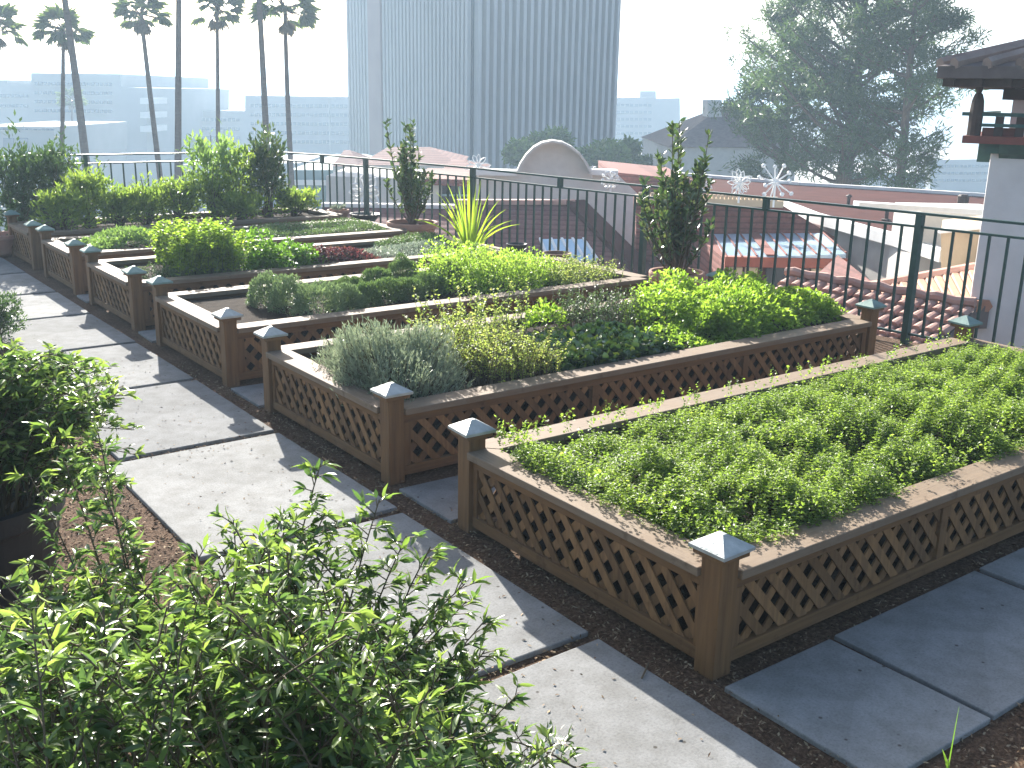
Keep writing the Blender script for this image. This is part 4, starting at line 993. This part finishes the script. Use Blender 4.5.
# mission gable building
root = B('gable_building', 560, 30, 'grey plastered building with a round topped mission gable', 'building')
out = [(470,172),(517,173),(521,164),(527,155),(534,148),(542,143.5),(552,141.5),(562,143),(571,147.5),(579,154),(585,162),(590,172),(616,173),(640,196),(700,300),(470,330)]
b = MB(); b.prism([pt(x,y,30) for x,y in out], HF*.7); b.build('gable_wall', M['stucco'], root)
b = MB(); arcp = [pt(x,y-.6,29.95) for x,y in out[1:12]]
for a, c in zip(arcp[:-1], arcp[1:]): b.bar(a, c+(c-a)*.04, .06, .9, up=HF)
b.build('gable_coping', M['stucco'], root)
b = MB(); b.bar(pt(470,171.5,29.9), pt(517,172.5,29.9), .6, .15); b.bar(pt(590,171.5,29.9), pt(617,172.5,29.9), .6, .15); b.build('coping', M['white_stucco'], root)
b = MB(); b.prism([pt(612,172,34), pt(692,180,34), pt(692,200,34), pt(612,200,34)], HF*6); b.build('rear_wing', M['red_wall'], root)
root = B('brick_roof', 560, 24, 'dark red brick toned sloping roof below the mission gable', 'roof')
q4 = [pt(455,203,27.5), pt(575,203,27.5), pt(648,276,24.4), pt(455,290,24.0)]
b = MB(); b.prism(q4, (0,0,-.3)); b.build('roof_slope', M['red_roof'], root)
b = MB(); b.bar(q4[1]+[0,0,.02], q4[2]+[0,0,.02], .55, .14); b.build('hip_band', M['red_deck'], root)
b = MB(); b.bar(q4[0]+[0,0,.03], q4[1]+[0,0,.03], .3, .12); b.build('ridge', M['tile'], root)
def onslope(x, y):
    n = np.cross(q4[1]-q4[0], q4[3]-q4[0]); v = ray(x, y); t = ((q4[0]-CP)@n)/(v@n); return CP+v*t
Q = [onslope(x,y)+np.array([0,0,.10]) for x, y in ((540,243),(583,243),(597,264),(548,264))]
b = MB(); b.prism(Q, (0,0,-.1)); gl = b.build('skylight', M['sky_glass'], root)
b = MB()
for k in range(5):
    t = k/4; b.bar(Q[0]*(1-t)+Q[1]*t+[0,0,.02], Q[3]*(1-t)+Q[2]*t+[0,0,.02], .06, .05)
b.build('glazing_bars', M['white'], gl)
# left wing with dark window, red strip roof
root = B('pale_wing', 410, 33, 'pale rendered wing with a dark window left of the mission gable', 'building')
b = MB(); b.prism([pt(x,y,33) for x,y in ((326,176),(520,182),(520,260),(326,240))], HF*4); b.build('wall', M['stucco'], root)
b = MB(); b.prism([pt(x,y,32.9) for x,y in ((442,185),(478,186),(478,206),(442,205))], HF*.08); w = b.build('window', M['dark_win'], root)
b = MB(); b.bar(pt(460,185.5,32.8), pt(460,205.5,32.8), .08, .08, up=HF); b.bar(pt(442,195,32.8), pt(478,195.7,32.8), .06, .06); b.build('window_bars', M['teal'], w)
b = MB(); b.prism([pt(428,168,36), pt(540,171,36), pt(522,182,32.6), pt(416,178,32.6)], (0,0,-.2)); b.build('roof', M['red_roof'], root)
root = B('red_strip_roof', 390, 25, 'low dark red roof strip behind the slender potted bay', 'roof')
b = MB(); b.prism([pt(322,205,28), pt(460,207,28), pt(470,250,25.6), pt(322,240,25.8)], (0,0,-.3)); b.build('roof_slope', M['red_roof'], root)
b = MB(); b.bar(pt(322,204.5,28), pt(460,206.5,28), .35, .1); b.build('coping', M['white_stucco'], root)
# hipped brick roofs
def hip(name, px0, px1, ye, xa0, xa1, ya, D, label, wallh=4, mt='red_roof', depth=8):
    root = B(name, (px0+px1)/2, D, label, 'building')
    e = [pt(px0,ye,D), pt(px1,ye+.5,D)]; e += [e[1]+HF*depth, e[0]+HF*depth]
    r0 = pt(xa0,ya,D+depth*.4); r1 = pt(xa1,ya,D+depth*.4)
    b = MB(); b.add(e+[r0,r1], [(0,1,5,4),(1,2,5),(2,3,4,5),(3,0,4),(3,2,1,0)]); b.build('roof', M[mt], root)
    i = [p*.97+np.mean(e,0)*.03-np.array([0,0,.02]) for p in e]
    b = MB(); b.prism(i, (0,0,-wallh)); b.build('wall', M['stucco'], root)
    return root
hip('hip_roof_house', 357, 462, 165, 388, 430, 147, 55, 'far house with a broad brick red hipped roof before the ribbed tower')
hip('hip_roof_house', 436, 486, 176, 452, 462, 159, 46, 'small dark red hipped roof right of the broad hipped house')
hip('hip_roof_house', 332, 360, 166, 344, 350, 150, 70, 'tiny hipped roof turret left of the broad hipped house')
# tiled house by the pines
root = hip('tiled_house', 668, 800, 147, 722, 770, 106, 62, 'grey tiled house with pale walls partly hidden by the pines', wallh=14, mt='tile_dark', depth=14)
for k, x in enumerate((694,707,720)):
    b = MB(); b.prism([pt(xx,yy,62.28) for xx,yy in ((x-3.5,164),(x+3.5,164),(x+3.5,184),(x-3.5,184))], HF*.2); b.build('window', M['far_glass'], root)
b = MB(); b.prism([pt(708,100,66), pt(722,100,66), pt(722,122,66), pt(708,122,66)], HF*2); b.build('chimney', M['stucco'], root)
root = B('teal_hall', 320, 75, 'low teal grey hall beyond the corner of the railing', 'building')
b = MB(); b.prism([pt(x,y,75) for x,y in ((288,170),(372,170),(372,260),(288,260))], HF*20); b.build('wall', M['teal'], root)
b = MB(); b.prism([pt(x,y,74.5) for x,y in ((288,180),(372,181),(372,186),(288,185))], HF*.3); b.build('window', M['far_white'], root)

# starburst ornaments
def star(px, py, D, rpx, n, label, kind, seed, parts=False):
    random.seed(seed); c = pt(px, py, D); r = rpx*D/F; root = empty('starburst_ornament', tuple(c-np.array([0,0,r*1.3])), label, 'ornament', 'white starburst ornaments on the roofs')
    b = MB(); rays = []
    for k in range(n):
        a = 2*PI*k/n+random.gauss(0,.06); tilt = random.uniform(-.6,.6); d = HR*math.cos(a)*math.cos(tilt)+np.array([0,0,math.sin(a)*math.cos(tilt)])+HF*math.sin(tilt)
        l = r*random.uniform(.72,1.05)
        if kind == 'ball':
            b.tube([c, c+d*l], [.024,.014], 5)
            e = c+d*l; b.tube([e-d*.05, e-d*.03, e, e+d*.03, e+d*.05], [.005,.04,.055,.04,.005], 6)
        else:
            s = np.cross(d, HF); s = s/(np.linalg.norm(s)+1e-6)
            wv = .16*l if kind == 'loop' else .22*l
            path = [c+d*l*t+s*wv*math.sin(PI*t**1.4)*sg for sg, ts in ((1,np.linspace(0,1,8)),(-1,np.linspace(1,0,8)[1:])) for t in ts]
            rr = .013 if kind == 'loop' else .024
            if parts: MB().tube(path, rr, 4).build('wire_loop', M['white'], root)
            else: b.tube(path, rr, 4)
    if b.v: b.build('rays', M['white'], root)
    b = MB(); b.tube([c-np.array([0,0,r*1.3]), c], .025, 5); b.build('stem', M['white'], root)
star(740,183,24.5,15,14,'white starburst of looped wires left of the ball tipped one',"loop",1)
star(775.5,182,24,19,11,'white starburst with ball tipped rays above the red roof',"ball",2)
star(478,165,30,14,9,'white wire starburst above the pale wing right of the slender bay',"loop",3)
star(611,180,28,9,12,'small white starburst between the mission gable and the dense bay',"ball",4)
star(702,183,24.5,11,11,'white starburst half hidden behind the dense potted bay',"loop",5)
star(365,193,25.5,19,12,'largest white wire flower seen through the railing near its bend',"petal",6, parts=True)
star(592,170,30,6,9,'tiny white starburst on the ledge right of the round gable',"loop",7)

# ------------------------------------------------------------------ trees
def conifer(px, ybase, D, H, trunk_px_top, label, prof, n_limb, seed, group, lean=0.0, tuft=.34, r0=.45, top_frac=1.0):
    """prof(t) -> limb length in scene units for height fraction t"""
    random.seed(seed); base = pt(px, ybase, D); base = np.array([base[0], base[1], GZ]); z0 = zz(px, ybase, D)
    root = empty('pine_tree', tuple(base), label, 'tree', group)
    topz = z0+H; top = base+HR*lean; top[2] = topz
    b = MB(); tp = [base+(top-base)*t+HR*.15*math.sin(5*t+seed) for t in np.linspace(0,1,12)]
    b.tube(tp, np.linspace(r0, .05, 12), 8); tr = b.build('trunk', M['bark'], root)
    lb = MB(); C = []; Cd = []
    for k in range(n_limb):
        t = (k+random.random())/n_limb; z = z0+H*t; f = (z-GZ)/(topz-GZ); p = base+(top-base)*f; a = random.uniform(0,2*PI)
        ln = prof(t)*random.uniform(.55,1.1); d = HR*math.cos(a)+HF*math.sin(a); rise = random.uniform(.05,.55)
        pts = [p+d*ln*s+np.array([0,0,ln*(rise*s+.25*s*s)]) for s in np.linspace(0,1,6)]
        lb.tube(pts, np.linspace(.10*ln/4+.03, .015, 6), 5)
        nt = int(5+ln*7)
        cl = []
        for j in range(2+int(ln*.9)):
            s = random.uniform(.3,1.02); i = min(int(s*5), 4); q = pts[i]+(pts[min(i+1,5)]-pts[i])*(s*5-i)
            e = q+np.array([random.gauss(0,.42), random.gauss(0,.42), random.gauss(.12,.2)])*(.4+ln*.14); lb.tube([q, e], [.03,.012], 4); cl.append(e)
        for j in range(nt):
            e = random.choice(cl); off = np.array([random.gauss(0,.30), random.gauss(0,.30), random.gauss(0,.15)])*(.7+ln*.07)
            C.append(e+off); Cd.append(norm(d*.6+np.array([0,0,.5])+RNG.normal(size=3)*.5))
    lb.build('limbs', M['bark'], root)
    C = np.array(C); Cd = np.array(Cd); k = 24
    P = np.repeat(C, k, 0)+RNG.normal(size=(len(C)*k,3))*tuft*.45; Dv = norm(np.repeat(Cd, k, 0)*.7+RNG.normal(size=P.shape)*.8)
    leaves('needles', M['pine'], P, Dv, rdir(len(P), .3), RNG.uniform(.6,1.2,len(P))*tuft, .055, root, fold=.05, wide=.5, lean=0)
    return root
conifer(842, 190, 46, 10.5, 0, 'broad hazy pine with a wide dense crown, left trunk', lambda t: 4.9*(1-t)**.75*(.55+.45*min(1,t*4))+.6, 66, 4, 'pines beyond the red roofs', r0=.62)
conifer(778, 190, 50, 8.6, 0, 'pale grey green pine at the left of the pine group', lambda t: 4.1*(1-t)**.7*(.6+.4*min(1,t*5))+.5, 46, 5, 'pines beyond the red roofs', r0=.4)
conifer(896, 195, 42, 9.6, 0, 'slim open pine with a bare dark trunk nearest the balcony tower', lambda t: 2.8*(1-t)**.5*(.3+.7*min(1,t*2.5))+.4, 36, 6, 'pines beyond the red roofs', r0=.34)

def broad(px, py, D, r, label, seed, n=2600, L=.34):
    random.seed(seed); c = pt(px, py, D); root = empty('street_tree', (c[0], c[1], GZ), label, 'tree', 'green trees behind the mission gable')
    MB().tube([(c[0],c[1],GZ),(c[0]+.1,c[1],c[2]-r[2]*.3),(c[0],c[1],c[2]+r[2]*.4)], [.25,.18,.05], 7).build('trunk', M['bark'], root)
    Pp, dd = [], []
    for k in range(7):
        off = np.array([random.gauss(0,.45)*r[0], random.gauss(0,.45)*r[1], random.gauss(0,.4)*r[2]]); s = random.uniform(.42,.65)
        p, d = blob(n//7, c+off, np.array(r)*s, seed=seed*10+k, low=-1); Pp.append(p); dd.append(d)
    Pp = np.concatenate(Pp); dd = np.concatenate(dd)
    leaves('crown', M['tree'], Pp, norm(dd*.5+RNG.normal(size=dd.shape)*.7), norm(dd+RNG.normal(size=dd.shape)*.6), RNG.uniform(.6,1.3,len(Pp))*L, L*.55, root, lean=0)
broad(527,156,60,(1.1,1.1,.8),'small green tree just left of the round gable',11)
broad(545,145,64,(1.5,1.2,.9),'green treetop peeping over the crown of the round gable',12)
broad(600,160,62,(1.5,1.3,1.0),'green tree right beside the round gable',13)
broad(622,160,66,(1.6,1.3,.9),'broad green tree right of the ribbed tower foot',14)
broad(641,167,70,(.9,.9,.8),'small round tree at the right end of the tree row',15)

def palm(px, py, D, cr, lean_px, label, seed, full=True, tw=.17, dead=6, basepx=None):
    """crown centre at pixel (px,py); trunk falls to the street at pixel column basepx near y=150"""
    random.seed(seed); c = pt(px, py, D); bq = pt(basepx if basepx is not None else px, 155, D); dirv = (c-bq)/(c[2]-bq[2]); base = c-dirv*(c[2]-GZ)
    root = empty('palm_tree', (base[0], base[1], GZ), label, 'palm', 'fan palms on the skyline')
    sag = HR*(lean_px*D/F)
    path = [base+(c-base)*t+sag*math.sin(PI*t)*t for t in np.linspace(0,1,14)]
    MB().tube(path, np.linspace(tw*1.12, tw*.58, 14), 8).build('trunk', M['palm_bark'], root)
    P, Dv, Nv, Ls = [], [], [], []; Pd, Dd, Nd, Ld = [], [], [], []; st = MB()
    top = path[-1]
    nf = 30
    for k in range(nf+dead):
        a = random.uniform(0,2*PI); isd = k >= nf; e = random.uniform(-.35,1.25) if not isd else random.uniform(-1.35,-.9)
        d = np.array([math.cos(a)*math.cos(e), math.sin(a)*math.cos(e), math.sin(e)]); pl = cr*random.uniform(.45,.62)
        hub = top+d*pl*(1 if not isd else .55)-np.array([0,0,.12*pl]); st.tube([top, hub], [.035,.02], 4)
        s = norm(np.cross(d, [0,0,1.]+d*.01)); up = np.cross(s, d)
        for j in range(15):
            th = (j/14-.5)*2.5; v = norm(d*math.cos(th)+s*math.sin(th)+up*random.gauss(-.12,.1)+np.array([0,0,-.25*abs(th)])); 
            (Pd if isd else P).append(hub); (Dd if isd else Dv).append(v); (Nd if isd else Nv).append(up); (Ld if isd else Ls).append(cr*.55*(1-.22*abs(th))*random.uniform(.85,1.1)*(.8 if isd else 1))
    leaves('fronds', M['palm'], np.array(P), np.array(Dv), np.array(Nv), np.array(Ls), .17*cr/1.6, root, droop=.18, wide=.55)
    if dead: leaves('dead_fronds', M['dead_palm'], np.array(Pd), np.array(Dd), np.array(Nd), np.array(Ld), .10, root, droop=.1)
    st.build('leaf_stalks', M['palm_bark'], root)
palm(-6,28,52,1.55,0,'palm cut off by the left picture edge, only frond tips in view',1, basepx=-14)
palm(63,30,56,1.5,3,'palm with a slim straight trunk crossing the leaning trunk at the left',2, basepx=60, tw=.16)
palm(58,-45,50,1.8,4,'palm with a thick leaning trunk whose crown is above the picture, far left',3, basepx=83, tw=.22, dead=3)
palm(141,14,54,1.5,-1,'palm with a thin leaning trunk between the two left office blocks',4, basepx=158, tw=.17, dead=8)
palm(179,-60,50,1.8,0,'straight dark palm trunk running out of the top, right of the thin leaning palm',5, basepx=178, tw=.20, dead=3)
palm(217,8,56,1.65,1,'palm with a full crown and the straightest thin trunk, centre of the row',6, basepx=217.5, tw=.15)
palm(256,-50,50,1.8,2,'palm trunk running out of the top beside the rightmost crowned palm',7, basepx=266, tw=.19, dead=3)
palm(285,10,54,1.75,-3,'rightmost palm, full crown above a curved trunk',8, basepx=292, tw=.17)
palm(72,100,130,1.9,0,'small distant palm before the left office block',9, basepx=72, tw=.2, dead=2)

# ------------------------------------------------------------------ tower and far city
def plain_box(b, l0, l1, d0, d1, z0, z1): b.fbox(l0, l1, d0, d1, z0, z1)
root = B('ribbed_tower', 473, 88, 'huge ribbed concrete office tower rising out of the picture', 'tower')
th = math.radians(40)
P0 = W(lat(471.5,88,100), 88, GZ)
eR = HR*math.cos(th)+HF*math.sin(th); eL = -HR*math.sin(th)+HF*math.cos(th)
L2 = 22.6*.733; L1 = 25.9*.733; HT_ = 31
b = MB(); b.prism([P0, P0+eR*L2, P0+eR*L2+eL*L1, P0+eL*L1], (0,0,HT_)); b.build('wall', M['concrete_dk'], root)
def ribs(e, out, L, n, wfr, depth, name, mat):
    b = MB(); pitch = L/n
    for k in range(n):
        a = P0+e*(pitch*(k+.5-wfr/2)); c = P0+e*(pitch*(k+.5+wfr/2)); b.prism([a+out*.02, c+out*.02, c+out*depth, a+out*depth], (0,0,HT_-.4))
    return b.build(name, mat, root)
oR = norm(np.cross(eR, [0,0,1.])); oR = oR if oR@HF < 0 else -oR
oL = norm(np.cross(eL, [0,0,1.])); oL = oL if oL@HR < 0 else -oL
ribs(eR, oR, L2, 21, .44, .6, 'facade_ribs', M['concrete'])
ribs(eL, oL, L1, 34, .60, .38, 'facade_ribs', M['concrete'])
b = MB(); a = P0+eL*(L1*.68); c = P0+eL*(L1*.79); b.prism([a+oL*.03, c+oL*.03, c+oL*.5, a+oL*.5], (0,0,HT_-.5)); b.build('pink_strip', M['pink_strip'], root)
b = MB(); b.prism([P0+oR*.5+oL*.5-[0,0,0], P0+eR*L2+oR*.5, P0+eR*L2+eL*L1, P0+eL*L1+oL*.5], (0,0,.01)); 
b = MB(); b.prism([p+np.array([0,0,HT_]) for p in (P0+(oR+oL)*.6, P0+eR*L2+oR*.6, P0+eR*L2+eL*L1, P0+eL*L1+oL*.6)], (0,0,1.2)); b.build('roof', M['concrete'], root)

def office(name, poly, D, depth, label, bands, wins=None, mat='far_wall', bandpx=3.2):
    root = B(name, poly[0][0], D, label, 'building')
    b = MB(); b.prism([pt(x,y,D) for x,y in poly], HF*depth); b.build('wall', M[mat], root)
    for (x0,y0,x1,y1) in bands:
        b = MB(); nw = max(2, int((x1-x0)/4.2))
        for i in range(nw):
            xa, xb = x0+(x1-x0)*(i+.12)/nw, x0+(x1-x0)*(i+.88)/nw; ya = y0+(y1-y0)*i/nw
            b.prism([pt(xa,ya,D-.25), pt(xb,ya,D-.25), pt(xb,ya+bandpx,D-.25), pt(xa,ya+bandpx,D-.25)], HF*.2)
        b.build('window_row', M['far_glass'], root)
    return root
r = office('office_block', [(-30,80),(7,80),(7,84),(31,84),(31,73),(120,74),(121,87),(147,88),(147,215),(-30,215)], 140, 40, 'pale stepped office block at the far left behind the palms',
       [(34,y,112,y+.8) for y in (82,91,100,109)]+[(-20,y,28,y+.4) for y in (94,104)])
for y in (98,112,126):
    b = MB(); b.prism([pt(140,y,137), pt(152,y,137), pt(152,y+6,137), pt(140,y+6,137)], HF*6); b.build('balcony', M['far_white'], r)
r = office('low_block', [(-30,126),(54,127),(54,215),(-30,215)], 105, 20, 'low pale block with dark windows at the left edge before the stepped block', [(-30,128,54,129)], bandpx=1.5)
for x in (8,22):
    b = MB(); b.prism([pt(x-5,138,104.7), pt(x+5,138,104.7), pt(x+5,148,104.7), pt(x-5,148,104.7)], HF*.25); b.build('window', M['far_glass'], r)
r = office('glass_block', [(180,110),(245,111),(245,95.5),(400,97.5),(400,215),(180,215)], 165, 40, 'wide hazy glass fronted block between the palms and the ribbed tower',
       [(184,y,240,y+.4) for y in (118,127,136)]+[(250,y,352,y+.6) for y in (104,113,122,131,140)])
p = pt(329,100,150); tag(MB().tube([(p[0],p[1],GZ), tuple(p)], .12, 5).fbox(lat(322,150,102), lat(335,150,102), 149.8, 150.2, p[2]-.1, p[2]+.3).build('lamp_mast', M['far_wall'], None, loc=(p[0],p[1],GZ)), 'thin hazy lamp mast left of the ribbed tower', 'lamp mast')
r = office('hazy_tower', [(612,98),(655,97),(655,99),(680,98),(680,215),(612,215)], 215, 40, 'distant pale slab block right of the ribbed tower', [(616,y,652,y) for y in range(104,160,7)], bandpx=2.6)
b = MB(); b.prism([pt(640,91,220), pt(656,91,220), pt(656,99,220), pt(640,99,220)], HF*8); b.build('roof_plant', M['far_wall'], r)
office('far_block', [(930,160),(1060,158),(1060,240),(930,240)], 160, 30, 'blue hazy block seen between the slim pine and the balcony tower', [(934,y,1056,y) for y in (165,172,179)], bandpx=2.5)
office('far_block', [(840,172),(925,174),(925,240),(840,240)], 120, 20, 'pale low block glimpsed beneath the pine crowns', [(845,177,920,178)], mat='far_white')
office('far_block', [(655,160),(705,162),(705,240),(655,240)], 140, 20, 'pale low block behind the dense potted bay', [(658,167,700,168)], mat='far_white')
office('far_block', [(86,160),(170,158),(170,240),(86,240)], 150, 16, 'low pale block seen through the left part of the railing', [(90,166,165,165)], mat='far_white')
office('far_block', [(182,165),(300,163),(300,240),(182,240)], 110, 16, 'low grey block seen through the railing behind the shrubs', [(186,172,296,171)])
# far ridge
b = MB(); P = []
prof = [(-300,112),(100,108),(400,104),(640,118),(700,122),(780,118),(860,104),(930,88),(985,79),(1060,74),(1200,78),(1400,100)]
nn = len(prof); vs = [pt(x,y,760) for x,y in prof]+[np.array([*pt(x,y,620)[:2], GZ]) for x,y in prof]+[np.array([*pt(x,y,1000)[:2], GZ]) for x,y in prof]
b.add(vs, [(i,i+1,nn+i+1,nn+i) for i in range(nn-1)]+[(i+1,i,2*nn+i,2*nn+i+1) for i in range(nn-1)])
tag(b.build('hills', M['hill']), 'hazy ridge of hills on the skyline', kind='structure')

# ------------------------------------------------------------------ haze
def haze(density, aniso, col):
    m = bpy.data.materials.new('haze_air'); m.use_nodes = True; nt = m.node_tree
    nt.nodes.remove(nt.nodes['Principled BSDF']); v = nt.nodes.new('ShaderNodeVolumePrincipled')
    v.inputs['Color'].default_value = (*col, 1); v.inputs['Density'].default_value = density; v.inputs['Anisotropy'].default_value = aniso
    nt.links.new(v.outputs[0], nt.nodes['Material Output'].inputs['Volume'])
    o = MB().box(-3100, 3100, -3100, 3100, GZ-1, 27).build('haze', m)
    o.visible_shadow = True
    tag(o, 'thin bright morning haze over the city', kind='stuff')
haze(.0015, .30, (.60,.80,1.0))

# ------------------------------------------------------------------ camera, light, view
cam = bpy.data.cameras.new('camera'); co = bpy.data.objects.new('camera', cam); COL.objects.link(co)
cam.sensor_width = 36; cam.lens = F*36/1024; cam.clip_start = .05; cam.clip_end = 8000
from mathutils import Matrix
co.matrix_world = Matrix([[CR[0],CU[0],-CD[0],CP[0]],[CR[1],CU[1],-CD[1],CP[1]],[CR[2],CU[2],-CD[2],CP[2]],[0,0,0,1]])
SC.camera = co
S = norm(np.array([.65, 2.1, 1.0]))
el = math.asin(S[2]); rot = math.atan2(S[0], S[1])
w = bpy.data.worlds.new('World'); SC.world = w; w.use_nodes = True; nt = w.node_tree
sky = nt.nodes.new('ShaderNodeTexSky'); sky.sky_type = 'NISHITA'; sky.sun_disc = False; sky.sun_elevation = el; sky.sun_rotation = rot
sky.air_density = 1.0; sky.dust_density = 3.0; sky.ozone_density = 2.0; sky.altitude = 0
nt.links.new(sky.outputs[0], nt.nodes['Background'].inputs[0]); nt.nodes['Background'].inputs[1].default_value = .075
sl = bpy.data.lights.new('sun', 'SUN'); sl.energy = 5.0; sl.angle = math.radians(.5); sl.color = (1, .955, .88)
so = bpy.data.objects.new('sun', sl); COL.objects.link(so)
from mathutils import Vector
so.rotation_euler = Vector(tuple(S)).to_track_quat('Z', 'Y').to_euler(); so.location = (0, 0, 30)
vs_ = SC.view_settings; vs_.view_transform = 'Standard'; vs_.look = 'None'; vs_.exposure = 1.8; vs_.gamma = 1; vs_.use_curve_mapping = False
SC.cycles.use_denoising = True
SC.cycles.volume_bounces = 1; SC.cycles.max_bounces = 7; SC.cycles.diffuse_bounces = 3; SC.cycles.transmission_bounces = 3; SC.cycles.transparent_max_bounces = 8
SC.cycles.caustics_reflective = False; SC.cycles.caustics_refractive = False
